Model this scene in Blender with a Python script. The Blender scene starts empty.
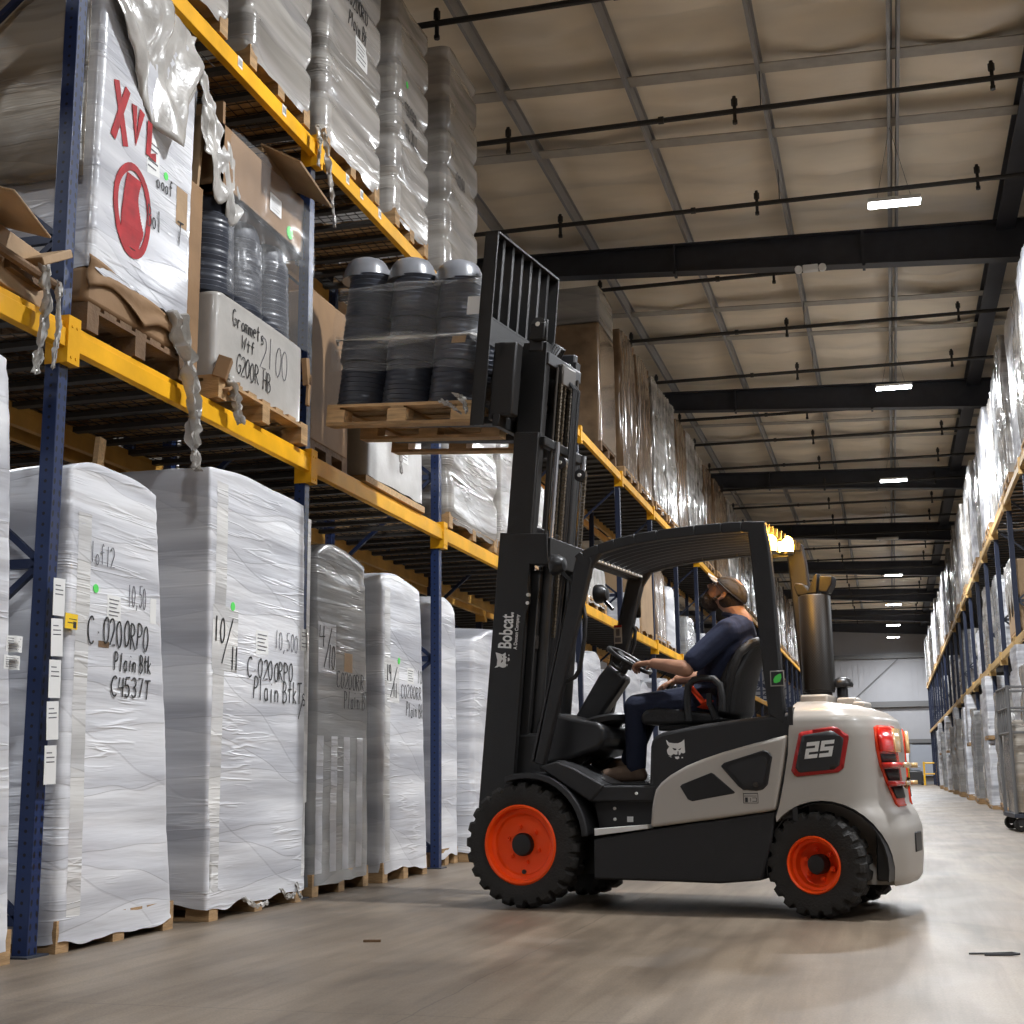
import bpy, bmesh, math, random
from mathutils import Vector, Matrix, noise, Quaternion
PI=math.pi
SC=bpy.context.scene
COL=SC.collection
R=math.radians
# ------------------------------------------------------------------ materials
def mat(name, col, rough=.6, metal=0, bump=0, bscale=40, var=0, vscale=6, stretch=(1,1,1), coat=0, spec=.5, emit=None, estr=0, col2=None, alpha=1, trans=0, object_space=True, detail=4):
    m=bpy.data.materials.new(name); m.use_nodes=True
    nt=m.node_tree; b=nt.nodes['Principled BSDF']
    b.inputs['Base Color'].default_value=(*col,1); b.inputs['Roughness'].default_value=rough
    b.inputs['Metallic'].default_value=metal; b.inputs['Coat Weight'].default_value=coat
    b.inputs['Coat Roughness'].default_value=.12
    b.inputs['Specular IOR Level'].default_value=spec
    if alpha<1: b.inputs['Alpha'].default_value=alpha
    if trans: b.inputs['Transmission Weight'].default_value=trans
    if emit: b.inputs['Emission Color'].default_value=(*emit,1); b.inputs['Emission Strength'].default_value=estr
    if var or bump or col2:
        tc=nt.nodes.new('ShaderNodeTexCoord'); mp=nt.nodes.new('ShaderNodeMapping')
        mp.inputs['Scale'].default_value=stretch
        nt.links.new(tc.outputs['Object'],mp.inputs[0])
    if var or col2:
        n=nt.nodes.new('ShaderNodeTexNoise'); n.inputs['Scale'].default_value=vscale; n.inputs['Detail'].default_value=detail
        nt.links.new(mp.outputs[0],n.inputs[0])
        cr=nt.nodes.new('ShaderNodeValToRGB')
        c2=col2 if col2 else tuple(min(1,c*(1+var)) for c in col)
        c1=tuple(c*(1-var) for c in col)
        cr.color_ramp.elements[0].position=.32; cr.color_ramp.elements[0].color=(*c1,1)
        cr.color_ramp.elements[1].position=.68; cr.color_ramp.elements[1].color=(*c2,1)
        nt.links.new(n.outputs[0],cr.inputs[0]); nt.links.new(cr.outputs[0],b.inputs['Base Color'])
    if bump:
        n2=nt.nodes.new('ShaderNodeTexNoise'); n2.inputs['Scale'].default_value=bscale; n2.inputs['Detail'].default_value=5
        nt.links.new(mp.outputs[0],n2.inputs[0])
        bp=nt.nodes.new('ShaderNodeBump'); bp.inputs['Strength'].default_value=bump; bp.inputs['Distance'].default_value=.02
        nt.links.new(n2.outputs[0],bp.inputs['Height']); nt.links.new(bp.outputs[0],b.inputs['Normal'])
    return m
def film_mat(name, c1, c2, rough=.28, coat=.3, bands=1.0, bump=.38, tilt=.12, edge=.85):
    """stretch film wound in overlapping bands: long soft tone changes, crisp overlap edges, thin creases"""
    m=bpy.data.materials.new(name); m.use_nodes=True
    nt=m.node_tree; L=nt.links.new; b=nt.nodes['Principled BSDF']
    b.inputs['Roughness'].default_value=rough; b.inputs['Coat Weight'].default_value=coat; b.inputs['Coat Roughness'].default_value=.1
    tc=nt.nodes.new('ShaderNodeTexCoord'); oi=nt.nodes.new('ShaderNodeObjectInfo')
    sp=nt.nodes.new('ShaderNodeSeparateXYZ'); L(tc.outputs['Object'],sp.inputs[0])
    off=nt.nodes.new('ShaderNodeVectorMath'); off.operation='ADD'; L(tc.outputs['Object'],off.inputs[0]); cx=nt.nodes.new('ShaderNodeCombineXYZ'); L(math_node(nt,'MULTIPLY',oi.outputs['Random'],37),cx.inputs[0]); L(cx.outputs[0],off.inputs[1])
    def N(st,rot,scale,det,dist=0):
        mp=nt.nodes.new('ShaderNodeMapping'); mp.inputs['Scale'].default_value=st; mp.inputs['Rotation'].default_value=rot; L(off.outputs[0],mp.inputs[0])
        n=nt.nodes.new('ShaderNodeTexNoise'); n.inputs['Scale'].default_value=scale; n.inputs['Detail'].default_value=det; n.inputs['Distortion'].default_value=dist; L(mp.outputs[0],n.inputs[0]); return n.outputs[0]
    cr=nt.nodes.new('ShaderNodeValToRGB'); e=cr.color_ramp.elements
    e[0].position=.36; e[0].color=(*c1,1); e[1].position=.60; e[1].color=(*c2,1)
    L(N((.22,.22,2.6*bands),(tilt,.12,0),2.2,2.5),cr.inputs[0]); col=cr.outputs[0]
    low=N((.5,.5,.9),(0,0,0),1.3,2)
    xy=math_node(nt,'ADD',sp.outputs[0],sp.outputs[1])
    hsum=None
    for k,(f,t_,w_,ph) in enumerate(((2.1,.16,1.3,.0),(3.3,-.22,.9,.37),(1.3,.55,.7,.7))):
        u=math_node(nt,'ADD',math_node(nt,'ADD',math_node(nt,'MULTIPLY',sp.outputs[2],f*bands),math_node(nt,'MULTIPLY',xy,t_)),math_node(nt,'MULTIPLY',low,w_))
        u=math_node(nt,'FRACT',math_node(nt,'ADD',u,math_node(nt,'ADD',math_node(nt,'MULTIPLY',oi.outputs['Random'],5.3),ph)))
        st=nt.nodes.new('ShaderNodeMapRange'); st.inputs[1].default_value=.46; st.inputs[2].default_value=.475; L(u,st.inputs[0])
        sl=nt.nodes.new('ShaderNodeMapRange'); sl.inputs[1].default_value=.475; sl.inputs[2].default_value=1.0; sl.inputs[3].default_value=1; sl.inputs[4].default_value=0; L(u,sl.inputs[0])
        bnd=math_node(nt,'MULTIPLY',st.outputs[0],sl.outputs[0])
        mx=nt.nodes.new('ShaderNodeMix'); mx.data_type='RGBA'; mx.blend_type='MULTIPLY'; L(math_node(nt,'MULTIPLY',bnd,(.5,.38,.3)[k]*edge),mx.inputs[0]); L(col,mx.inputs[6]); mx.inputs[7].default_value=(.60,.61,.66,1); col=mx.outputs[2]
        hsum=bnd if hsum is None else math_node(nt,'ADD',hsum,bnd)
    # thin creases, raised in the bump, with a highlight painted into the colour
    cn=N((.42,.42,5.5),(tilt*1.5,.15,0),2.0,3,.3)
    rd=math_node(nt,'SUBTRACT',1,math_node(nt,'MULTIPLY',math_node(nt,'ABSOLUTE',math_node(nt,'SUBTRACT',cn,.5)),22)); rd=math_node(nt,'MAXIMUM',rd,0)
    msk=nt.nodes.new('ShaderNodeMapRange'); msk.inputs[1].default_value=.48; msk.inputs[2].default_value=.62; L(N((.9,.9,1.6),(0,0,0),1.7,2),msk.inputs[0])
    cre=math_node(nt,'MULTIPLY',rd,msk.outputs[0])
    mx=nt.nodes.new('ShaderNodeMix'); mx.data_type='RGBA'; L(math_node(nt,'MULTIPLY',cre,.35),mx.inputs[0]); L(col,mx.inputs[6]); mx.inputs[7].default_value=(min(1,c2[0]*1.15),min(1,c2[1]*1.15),min(1,c2[2]*1.15),1)
    L(mx.outputs[2],b.inputs['Base Color'])
    h=math_node(nt,'ADD',math_node(nt,'ADD',math_node(nt,'MULTIPLY',hsum,.10),math_node(nt,'MULTIPLY',cre,.35)),N((.35,.35,4.6),(-tilt*.7,.2,0),2.0,4,.25))
    bp=nt.nodes.new('ShaderNodeBump'); bp.inputs['Strength'].default_value=bump; bp.inputs['Distance'].default_value=.035
    L(h,bp.inputs['Height']); L(bp.outputs[0],b.inputs['Normal'])
    return m
def math_node(nt,op,a=None,b=None):
    n=nt.nodes.new('ShaderNodeMath'); n.operation=op
    for i,v in enumerate((a,b)):
        if v is None: continue
        if isinstance(v,(int,float)): n.inputs[i].default_value=v
        else: nt.links.new(v,n.inputs[i])
    return n.outputs[0]
def rack_post_mat(name,col):
    """painted steel with rows of punched teardrop slots"""
    m=mat(name,col,.42,bump=.05); nt=m.node_tree; b=nt.nodes['Principled BSDF']; L=nt.links.new
    tc=nt.nodes.new('ShaderNodeTexCoord'); sp=nt.nodes.new('ShaderNodeSeparateXYZ'); L(tc.outputs['Object'],sp.inputs[0])
    ay=math_node(nt,'ABSOLUTE',sp.outputs[1]); ax=math_node(nt,'ABSOLUTE',math_node(nt,'SUBTRACT',sp.outputs[0],.0))
    z=math_node(nt,'FRACT',math_node(nt,'MULTIPLY',sp.outputs[2],1/.0508))
    dz=math_node(nt,'MULTIPLY',math_node(nt,'SUBTRACT',z,.5),.0508)
    dy=math_node(nt,'SUBTRACT',ay,.021)
    dzl=math_node(nt,'ADD',dz,math_node(nt,'MULTIPLY',dy,.4))
    r=math_node(nt,'ADD',math_node(nt,'MULTIPLY',math_node(nt,'MULTIPLY',dy,dy),3.4),math_node(nt,'MULTIPLY',dzl,dzl))
    hole1=math_node(nt,'LESS_THAN',r,.00021)
    onfront=math_node(nt,'GREATER_THAN',sp.outputs[0],.036)
    h1=math_node(nt,'MULTIPLY',hole1,onfront)
    dx=sp.outputs[0]
    r2=math_node(nt,'ADD',math_node(nt,'MULTIPLY',dx,dx),math_node(nt,'MULTIPLY',dz,dz))
    h2=math_node(nt,'MULTIPLY',math_node(nt,'LESS_THAN',r2,.00006),math_node(nt,'LESS_THAN',sp.outputs[0],.03))
    h=math_node(nt,'MAXIMUM',h1,h2)
    mx=nt.nodes.new('ShaderNodeMix'); mx.data_type='RGBA'; L(h,mx.inputs[0]); mx.inputs[6].default_value=(*col,1); mx.inputs[7].default_value=(.002,.002,.003,1)
    L(mx.outputs[2],b.inputs['Base Color'])
    return m
M={}
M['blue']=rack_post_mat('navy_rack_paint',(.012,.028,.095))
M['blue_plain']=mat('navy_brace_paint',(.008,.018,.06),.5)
M['blue_shaded']=mat('shaded_rack_blue',(.005,.011,.036),.55)  # rack blue with shade put into the colour, for far and right-hand posts
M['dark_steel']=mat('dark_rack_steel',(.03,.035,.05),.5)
M['yellow']=mat('yellow_beam_paint',(.80,.40,.012),.55,spec=.2,var=.16,vscale=3,bump=.06)
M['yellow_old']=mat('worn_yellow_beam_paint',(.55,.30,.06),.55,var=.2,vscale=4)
M['tan_beam']=mat('tan_beam_paint',(.55,.36,.14),.5,var=.15)
M['deck']=mat('galvanised_deck_wire',(.05,.045,.04),.5,metal=.3)
M['decksup']=mat('deck_support_steel',(.05,.045,.04),.6,metal=.2)
M['wood']=mat('pallet_wood',(.40,.25,.12),.8,var=.3,vscale=5,stretch=(1,1,6),bump=.3,bscale=30)
M['wood_pale']=mat('pale_pallet_wood',(.56,.37,.19),.8,var=.22,vscale=6,stretch=(1,8,8),bump=.25,bscale=30)
M['wood_dark']=mat('old_pallet_wood',(.16,.095,.05),.85,var=.3,vscale=5,bump=.3)
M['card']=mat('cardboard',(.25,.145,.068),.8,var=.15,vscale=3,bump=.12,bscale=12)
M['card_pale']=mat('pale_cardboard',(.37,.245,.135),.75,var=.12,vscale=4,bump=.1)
M['card_film']=mat('cardboard_under_film',(.20,.13,.075),.24,var=.35,vscale=3,coat=.7,bump=.5,bscale=5)
M['film_white']=film_mat('white_stretch_film',(.52,.525,.555),(.84,.845,.865),edge=.75)
M['film_grey']=film_mat('grey_stretch_film',(.26,.26,.26),(.38,.38,.37),rough=.25,coat=.5)
M['film_top']=film_mat('silver_stretch_film',(.30,.28,.25),(.52,.49,.45),rough=.22,coat=.8,bump=.45)
M['film_brown']=film_mat('brown_tinged_film',(.24,.20,.15),(.42,.38,.32),rough=.25,coat=.7)
M['film_board']=film_mat('film_over_corner_board',(.62,.61,.59),(.82,.81,.785))
M['film_rib']=film_mat('film_over_pale_ribs',(.50,.50,.52),(.66,.66,.68))
M['film_clear']=mat('loose_clear_film',(.46,.44,.41),.26,coat=.5,bump=.6,bscale=9,var=.2)
M['film_sheer']=mat('sheer_clear_film',(.75,.75,.75),.25,coat=.3,bump=.5,bscale=12,alpha=.10)
M['white_box']=mat('white_bin_plastic',(.45,.43,.40),.35,coat=.4,var=.08,bump=.2,bscale=8)
M['paper']=mat('white_paper_label',(.82,.82,.80),.7)
M['paper_y']=mat('yellow_paper_label',(.95,.62,.02),.6)
M['ink']=mat('black_marker_ink',(.02,.02,.022),.6)
M['ink_grey']=mat('faded_marker_ink',(.12,.12,.14),.6)
M['red_paint']=mat('red_spray_paint',(.36,.004,.008),.7,var=.25,vscale=14)
M['green_dot']=mat('green_sticker',(.10,.75,.12),.5)
M['pot']=mat('nursery_pot_plastic',(.035,.040,.055),.42,var=.2,vscale=3,coat=.15)
M['pot_top']=mat('grey_film_over_pot',(.16,.165,.18),.3,var=.15,coat=.5)
# forklift
M['body_black']=mat('black_textured_panel',(.013,.013,.0145),.55,bump=.25,bscale=260)
M['body_grey']=mat('light_grey_panel',(.46,.43,.39),.33,coat=.25)
M['steel_black']=mat('black_mast_paint',(.008,.0078,.0078),.5,bump=.15,bscale=200)
M['steel_mid']=mat('charcoal_steel',(.028,.028,.030),.42)
M['chrome']=mat('bright_piston_rod',(.75,.75,.76),.18,metal=1)
M['greased']=mat('greased_steel',(.10,.09,.08),.35,metal=.7)
M['chain']=mat('lift_chain_steel',(.16,.13,.09),.4,metal=.7)
M['rubber']=mat('tyre_rubber',(.020,.018,.016),.78,bump=.35,bscale=90,var=.2)
M['orange']=mat('orange_wheel_paint',(1.0,.085,.006),.42,spec=.3)
M['red_lens']=mat('red_lamp_lens',(.75,.02,.01),.15,coat=.8)
M['red_trim']=mat('red_badge_border',(.38,.012,.012),.4)
M['red_frame']=mat('orange_red_lamp_frame',(.80,.05,.01),.25,coat=.4)
M['amber_lens']=mat('amber_lamp_lens',(.75,.50,.22),.2,coat=.8)
M['white_dec']=mat('white_decal',(.78,.78,.76),.5)
M['vinyl']=mat('black_seat_vinyl',(.009,.009,.0095),.5,bump=.2,bscale=80)
M['plastic']=mat('black_moulded_plastic',(.014,.014,.015),.38)
M['grille']=mat('perforated_black_steel',(.035,.028,.022),.7)
M['skin']=mat('skin',(.42,.22,.14),.5,var=.08,vscale=8)
M['beard']=mat('dark_brown_beard_hair',(.035,.022,.015),.85,bump=.6,bscale=120)
M['navy']=mat('navy_shirt_cloth',(.012,.018,.048),.85,bump=.25,bscale=18)
M['jeans']=mat('dark_denim',(.008,.012,.032),.9,bump=.3,bscale=25)
M['boot']=mat('brown_suede_boot',(.14,.09,.06),.85,bump=.2)
M['cap']=mat('dark_cap_cloth',(.05,.042,.036),.85,bump=.3,bscale=50)
M['cap_bill']=mat('pale_cap_bill',(.42,.40,.38),.7)
M['belt']=mat('orange_red_belt_webbing',(.85,.06,.01),.7)
# building
M['metal_roof']=mat('grey_purlin_steel',(.27,.265,.26),.45)
M['strap']=mat('strap_facing',(.36,.335,.29),.6,var=.1)
M['rafter']=mat('dark_rafter_paint',(.025,.027,.035),.5,var=.15)
M['pipe']=mat('black_pipe',(.018,.016,.014),.5)
M['wall']=mat('pale_wall_panel',(.34,.34,.355),.7,var=.06,vscale=.6)
M['girt']=mat('grey_girt_steel',(.13,.13,.13),.5)
M['door_grey']=mat('grey_door_panel',(.30,.32,.36),.5)
M['rail_yellow']=mat('yellow_guard_paint',(.85,.48,.02),.5)
# ------------------------------------------------------------------ mesh builder
class B:
    def __init__(s): s.bm=bmesh.new()
    def _add(s,verts,faces,mx=None):
        vs=[s.bm.verts.new(mx@Vector(v) if mx else v) for v in verts]
        for f in faces:
            try: s.bm.faces.new([vs[i] for i in f])
            except ValueError: pass
        return vs
    def box(s,c,d,rz=0,ry=0,rx=0):
        x,y,z=d[0]/2,d[1]/2,d[2]/2
        mx=Matrix.Translation(c)@Matrix.Rotation(rz,4,'Z')@Matrix.Rotation(ry,4,'Y')@Matrix.Rotation(rx,4,'X')
        v=[(-x,-y,-z),(x,-y,-z),(x,y,-z),(-x,y,-z),(-x,-y,z),(x,-y,z),(x,y,z),(-x,y,z)]
        s._add(v,[(0,3,2,1),(4,5,6,7),(0,1,5,4),(1,2,6,5),(2,3,7,6),(3,0,4,7)],mx); return s
    def bb(s,x0,x1,y0,y1,z0,z1): return s.box(((x0+x1)/2,(y0+y1)/2,(z0+z1)/2),(abs(x1-x0),abs(y1-y0),abs(z1-z0)))
    def prism(s,pts,a,b,axis='y',mx=None):
        """polygon pts extruded along an axis; (x,z) for y, (x,y) for z, (y,z) for x"""
        n=len(pts)
        def P(p,t): return {'y':(p[0],t,p[1]),'z':(p[0],p[1],t),'x':(t,p[0],p[1])}[axis]
        v=[P(p,a) for p in pts]+[P(p,b) for p in pts]
        f=[tuple(range(n)),tuple(range(2*n-1,n-1,-1))]+[(i,i+n,(i+1)%n+n,(i+1)%n) for i in range(n)]
        s._add(v,f,mx); return s
    def frame(s,p0,p1):
        d=(Vector(p1)-Vector(p0)); L=d.length
        q=Vector((0,0,1)).rotation_difference(d.normalized()) if L>0 else Quaternion()
        return Matrix.Translation(p0)@q.to_matrix().to_4x4(),L
    def cyl(s,p0,p1,r,n=16,r2=None):
        mx,L=s.frame(p0,p1); r2=r if r2 is None else r2
        v=[(r*math.cos(2*PI*i/n),r*math.sin(2*PI*i/n),0) for i in range(n)]+[(r2*math.cos(2*PI*i/n),r2*math.sin(2*PI*i/n),L) for i in range(n)]
        s._add(v,[tuple(range(n-1,-1,-1)),tuple(range(n,2*n))]+[(i,(i+1)%n,(i+1)%n+n,i+n) for i in range(n)],mx); return s
    def bar(s,p0,p1,w,t,up=(0,0,1)):
        """rectangular bar w (sideways) x t (along up) between points"""
        p0=Vector(p0);p1=Vector(p1);d=(p1-p0).normalized(); u=Vector(up); a=d.cross(u)
        if a.length<1e-4: a=d.cross(Vector((1,0,0)))
        a.normalize(); b=a.cross(d).normalized()
        v=[p+a*sx*w/2+b*sy*t/2 for p in (p0,p1) for sx,sy in ((-1,-1),(1,-1),(1,1),(-1,1))]
        s._add(v,[(0,3,2,1),(4,5,6,7),(0,1,5,4),(1,2,6,5),(2,3,7,6),(3,0,4,7)]); return s
    def lathe(s,prof,n=32,mx=None,close=False,cap0=True):
        """prof: (r,h) about local z"""
        v=[(r*math.cos(2*PI*i/n),r*math.sin(2*PI*i/n),h) for r,h in prof for i in range(n)]
        f=[(k*n+i,k*n+(i+1)%n,(k+1)*n+(i+1)%n,(k+1)*n+i) for k in range(len(prof)-1) for i in range(n)]
        if close: k=len(prof)-1; f+=[(k*n+i,k*n+(i+1)%n,(i+1)%n,i) for i in range(n)]
        else:
            if cap0 and prof[0][0]>1e-5: f.append(tuple(range(n-1,-1,-1)))
            if prof[-1][0]>1e-5: f.append(tuple(range((len(prof)-1)*n,len(prof)*n)))
        s._add(v,f,mx); return s
    def tube(s,pts,r,n=8,closed=False,rs=None):
        pts=[Vector(p) for p in pts]; m=len(pts); rings=[]
        up=None
        for i,p in enumerate(pts):
            a=pts[(i-1)%m] if (closed or i>0) else p; c=pts[(i+1)%m] if (closed or i<m-1) else p
            d=(c-a).normalized()
            if up is None: up=Vector((0,0,1)) if abs(d.z)<.9 else Vector((1,0,0))
            x=d.cross(up).normalized(); y=x.cross(d).normalized(); up=y
            rr=rs[i] if rs else r
            rings.append([p+x*rr*math.cos(2*PI*k/n)+y*rr*math.sin(2*PI*k/n) for k in range(n)])
        v=[q for g in rings for q in g]; f=[]
        for i in range(m if closed else m-1):
            j=(i+1)%m
            f+=[(i*n+k,i*n+(k+1)%n,j*n+(k+1)%n,j*n+k) for k in range(n)]
        if not closed: f+=[tuple(range(n-1,-1,-1)),tuple(range((m-1)*n,m*n))]
        s._add(v,f); return s
    def sphere(s,c,r,n=16,sc=(1,1,1),mx=None):
        m4=Matrix.Translation(c)@(mx if mx else Matrix())@Matrix.Diagonal((*[r*k for k in sc],1))
        bmesh.ops.create_uvsphere(s.bm,u_segments=n,v_segments=max(6,n//2),radius=1,matrix=m4); return s
    def grid(s,rows,closed=False):
        n=len(rows[0]); v=[p for r in rows for p in r]
        f=[]
        for i in range(len(rows)-1):
            for k in range(n if closed else n-1):
                f.append((i*n+k,i*n+(k+1)%n,(i+1)*n+(k+1)%n,(i+1)*n+k))
        s._add(v,f); return s
    def done(s,name,m,parent=None,bevel=0,seg=2,smooth=True,ang=35,loc=None,solid=0,subsurf=0,normals=True):
        bm=s.bm
        if normals: bmesh.ops.recalc_face_normals(bm,faces=bm.faces[:])
        me=bpy.data.meshes.new(name); bm.to_mesh(me); bm.free()
        if isinstance(m,(list,tuple)):
            for x in m: me.materials.append(M[x] if isinstance(x,str) else x)
        else: me.materials.append(M[m] if isinstance(m,str) else m)
        if smooth:
            me.shade_smooth(); me.set_sharp_from_angle(angle=R(ang))
        o=bpy.data.objects.new(name,me); COL.objects.link(o)
        if parent: o.parent=parent
        if loc: o.location=loc
        if solid:
            k=o.modifiers.new('s','SOLIDIFY'); k.thickness=solid; k.offset=0
        if bevel:
            k=o.modifiers.new('b','BEVEL'); k.width=bevel; k.segments=seg; k.limit_method='ANGLE'; k.angle_limit=R(30); k.harden_normals=False
        if subsurf:
            k=o.modifiers.new('u','SUBSURF'); k.levels=subsurf; k.render_levels=subsurf
        return o
def thing(name,label,cat,loc=(0,0,0),rz=0,group=None,kind=None):
    o=bpy.data.objects.new(name,None); COL.objects.link(o); o.location=loc; o.rotation_euler=(0,0,rz); o.empty_display_size=.1
    return tag(o,label,cat,group,kind)
def tag(o,label,cat,group=None,kind=None):
    o['label']=label; o['category']=cat
    if group: o['group']=group
    if kind: o['kind']=kind
    return o
def struct(o): o['kind']='structure'; return o
def copy_tree(o,parent=None):
    c=o.copy(); COL.objects.link(c)
    if parent: c.parent=parent
    for ch in list(o.children): copy_tree(ch,c)
    return c
def text(s,name,m,parent,size,mx,bold=0,shear=0,depth=.0015,font_w=1.0,spacing=1.0):
    cu=bpy.data.curves.new(name,'FONT'); cu.body=s; cu.size=size; cu.extrude=depth; cu.offset=bold; cu.shear=shear; cu.space_character=spacing
    t=bpy.data.objects.new('tmp',cu); COL.objects.link(t)
    bpy.context.view_layer.update()
    me=bpy.data.meshes.new_from_object(t.evaluated_get(bpy.context.evaluated_depsgraph_get()))
    bpy.data.objects.remove(t); bpy.data.curves.remove(cu)
    me.materials.clear(); me.materials.append(M[m])
    me.transform(mx@Matrix.Diagonal((font_w,1,1,1)))
    o=bpy.data.objects.new(name,me); COL.objects.link(o); o.parent=parent
    return o
# ---- marker handwriting: strokes in a 0.6 x 1 box per character
def arc(cx,cy,rx,ry,a0,a1,n=10): return [(cx+rx*math.cos(R(a0+(a1-a0)*i/n)),cy+ry*math.sin(R(a0+(a1-a0)*i/n))) for i in range(n+1)]
O_=[arc(.3,.5,.24,.48,90,450,16)]
G={'0':O_,'O':O_,'o':[arc(.3,.26,.2,.25,90,450,12)],'C':[arc(.36,.5,.3,.5,50,310,12)],'c':[arc(.32,.27,.22,.26,50,310,10)],'G':[arc(.36,.5,.3,.5,50,340,12)+[(.62,.45),(.4,.45)]],
'1':[[(.3,1),(.28,0)]],'2':[arc(.28,.72,.24,.27,160,-30,8)+[(.05,0),(.55,.03)]],'3':[arc(.27,.75,.22,.24,150,-90,8)+arc(.27,.25,.25,.26,90,-150,8)],
'4':[[(.1,1),(.05,.45),(.55,.5)],[(.45,1),(.42,0)]],'5':[[(.55,1),(.15,.98),(.1,.55)]+arc(.27,.3,.25,.3,100,-140,8)],'7':[[(.05,.95),(.55,1),(.2,0)]],
'8':[arc(.3,.75,.18,.23,-90,270,12)+arc(.3,.26,.22,.26,90,-270,12)],'6':[arc(.3,.28,.22,.27,130,490,12)+[(.2,.7),(.5,1)]],'9':[arc(.3,.72,.2,.26,0,360,12)+[(.45,0)]],
'R':[[(.08,0),(.1,1)]+arc(.15,.75,.35,.24,90,-90,8)+[(.15,.5),(.55,0)]],'P':[[(.08,0),(.1,1)]+arc(.15,.72,.4,.26,90,-90,8)],'B':[[(.08,0),(.1,1)]+arc(.15,.76,.33,.23,90,-90,7)+arc(.15,.27,.4,.27,90,-90,7)],
'K':[[(.1,1),(.08,0)],[(.5,1),(.1,.45),(.5,0)]],'k':[[(.1,1),(.08,0)],[(.45,.6),(.1,.3),(.5,0)]],'l':[[(.3,1),(.28,0)]],'i':[[(.3,.6),(.28,0)],[(.3,.8),(.32,.84)]],
'a':[arc(.3,.27,.2,.27,60,330,10),[(.5,.55),(.52,0)]],'n':[[(.1,.55),(.1,0)],[(.1,.4)]+arc(.3,.3,.18,.22,150,0,6)+[(.48,0)]],'t':[[(.3,.95),(.3,0)],[(.08,.62),(.55,.64)]],
'T':[[(.02,.97),(.6,1)],[(.32,1),(.28,0)]],'s':[arc(.3,.42,.16,.14,40,260,6)+arc(.3,.14,.18,.14,90,-140,6)],'S':[arc(.3,.76,.2,.22,40,260,8)+arc(.3,.26,.22,.26,90,-140,8)],
'/':[[(.5,1.15),(.05,-.25)]],',':[[(.3,.05),(.2,-.18)]],'.':[[(.28,.45),(.36,.45)]],'-':[[(.1,.45),(.5,.47)]],'f':[[(.5,.9),(.35,1),(.28,.85),(.28,0)],[(.1,.6),(.5,.6)]],
'r':[[(.15,.55),(.15,0)],[(.15,.4),(.3,.55),(.48,.5)]],'m':[[(.02,.55),(.02,0)],[(.02,.45),(.18,.55),(.27,.4),(.27,0)],[(.27,.45),(.42,.55),(.54,.4),(.54,0)]],
'e':[[(.1,.3),(.5,.32)]+arc(.3,.28,.2,.27,10,300,10)],'H':[[(.08,1),(.08,0)],[(.52,1),(.52,0)],[(.08,.5),(.52,.52)]],'W':[[(0,1),(.15,0),(.3,.7),(.45,0),(.6,1)]],'w':[[(0,.6),(.15,0),(.3,.5),(.45,0),(.6,.6)]],
'h':[[(.1,1),(.1,0)],[(.1,.4)]+arc(.3,.3,.18,.22,150,0,6)+[(.48,0)]],'X':[[(.05,1),(.55,0)],[(.5,1),(.05,0)]],'V':[[(.05,1),(.28,0),(.55,1)]],'L':[[(.1,1),(.1,0),(.55,.05)]],'A':[[(0,0),(.3,1),(.58,0)],[(.12,.4),(.48,.4)]],'u':[[(.08,.55),(.1,.1),(.3,0),(.48,.15),(.5,.55)],[(.5,.55),(.52,0)]],'b':[[(.1,1),(.1,0)],arc(.28,.27,.2,.26,150,-150,8)]}
def strokes(lines,origin,du,dv,nrm,w,name,m,parent,seed=0):
    """ribbons lying on a face: lines=(text,u,v,height,width factor); origin + du*u + dv*v"""
    b=B(); rnd=random.Random(seed); du=Vector(du);dv=Vector(dv);nrm=Vector(nrm);o=Vector(origin)
    for tx,u0,v0,h,wf in lines:
        u=u0
        for ch in tx:
            if ch==' ': u+=h*.45*wf; continue
            g=G.get(ch)
            jx=rnd.uniform(-.04,.04); jy=rnd.uniform(-.06,.06); sk=rnd.uniform(-.05,.12)
            for st in g:
                P=[(u+(x+jx+sk*y)*h*wf, v0+(y+jy)*h) for x,y in st]
                ribbon(b,[o+du*a+dv*c for a,c in P],w,nrm,.002)
            u+=h*.68*wf
    return b.done(name,m,parent,smooth=False)
def ribbon(b,P,w,nrm,t=.002):
    """flat stroke of width w with thickness t"""
    L=[];Rr=[]
    n=len(P)
    for i in range(n):
        a=P[max(0,i-1)];c=P[min(n-1,i+1)]; d=(c-a)
        if d.length<1e-6: d=Vector((1e-3,0,0))
        s=d.normalized().cross(nrm).normalized()*w/2
        L.append(P[i]+s);Rr.append(P[i]-s)
    rows=[L,[p+nrm*t for p in L],[p+nrm*t for p in Rr],Rr]
    b.grid([[r[i] for r in rows]for i in range(n)],closed=True)
# ================================================================== camera
cam=bpy.data.cameras.new('camera'); co=bpy.data.objects.new('camera',cam); COL.objects.link(co)
cam.sensor_width=36; cam.lens=47.81; cam.clip_end=300
Mx=Matrix(((.964092,.059663,-(-.258781)),(.265381,-.179707,-.947248),(-.010011,.981909,-.189087)))
co.matrix_world=Matrix.Translation((0,0,.76))@Mx.to_4x4()
SC.camera=co
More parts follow.
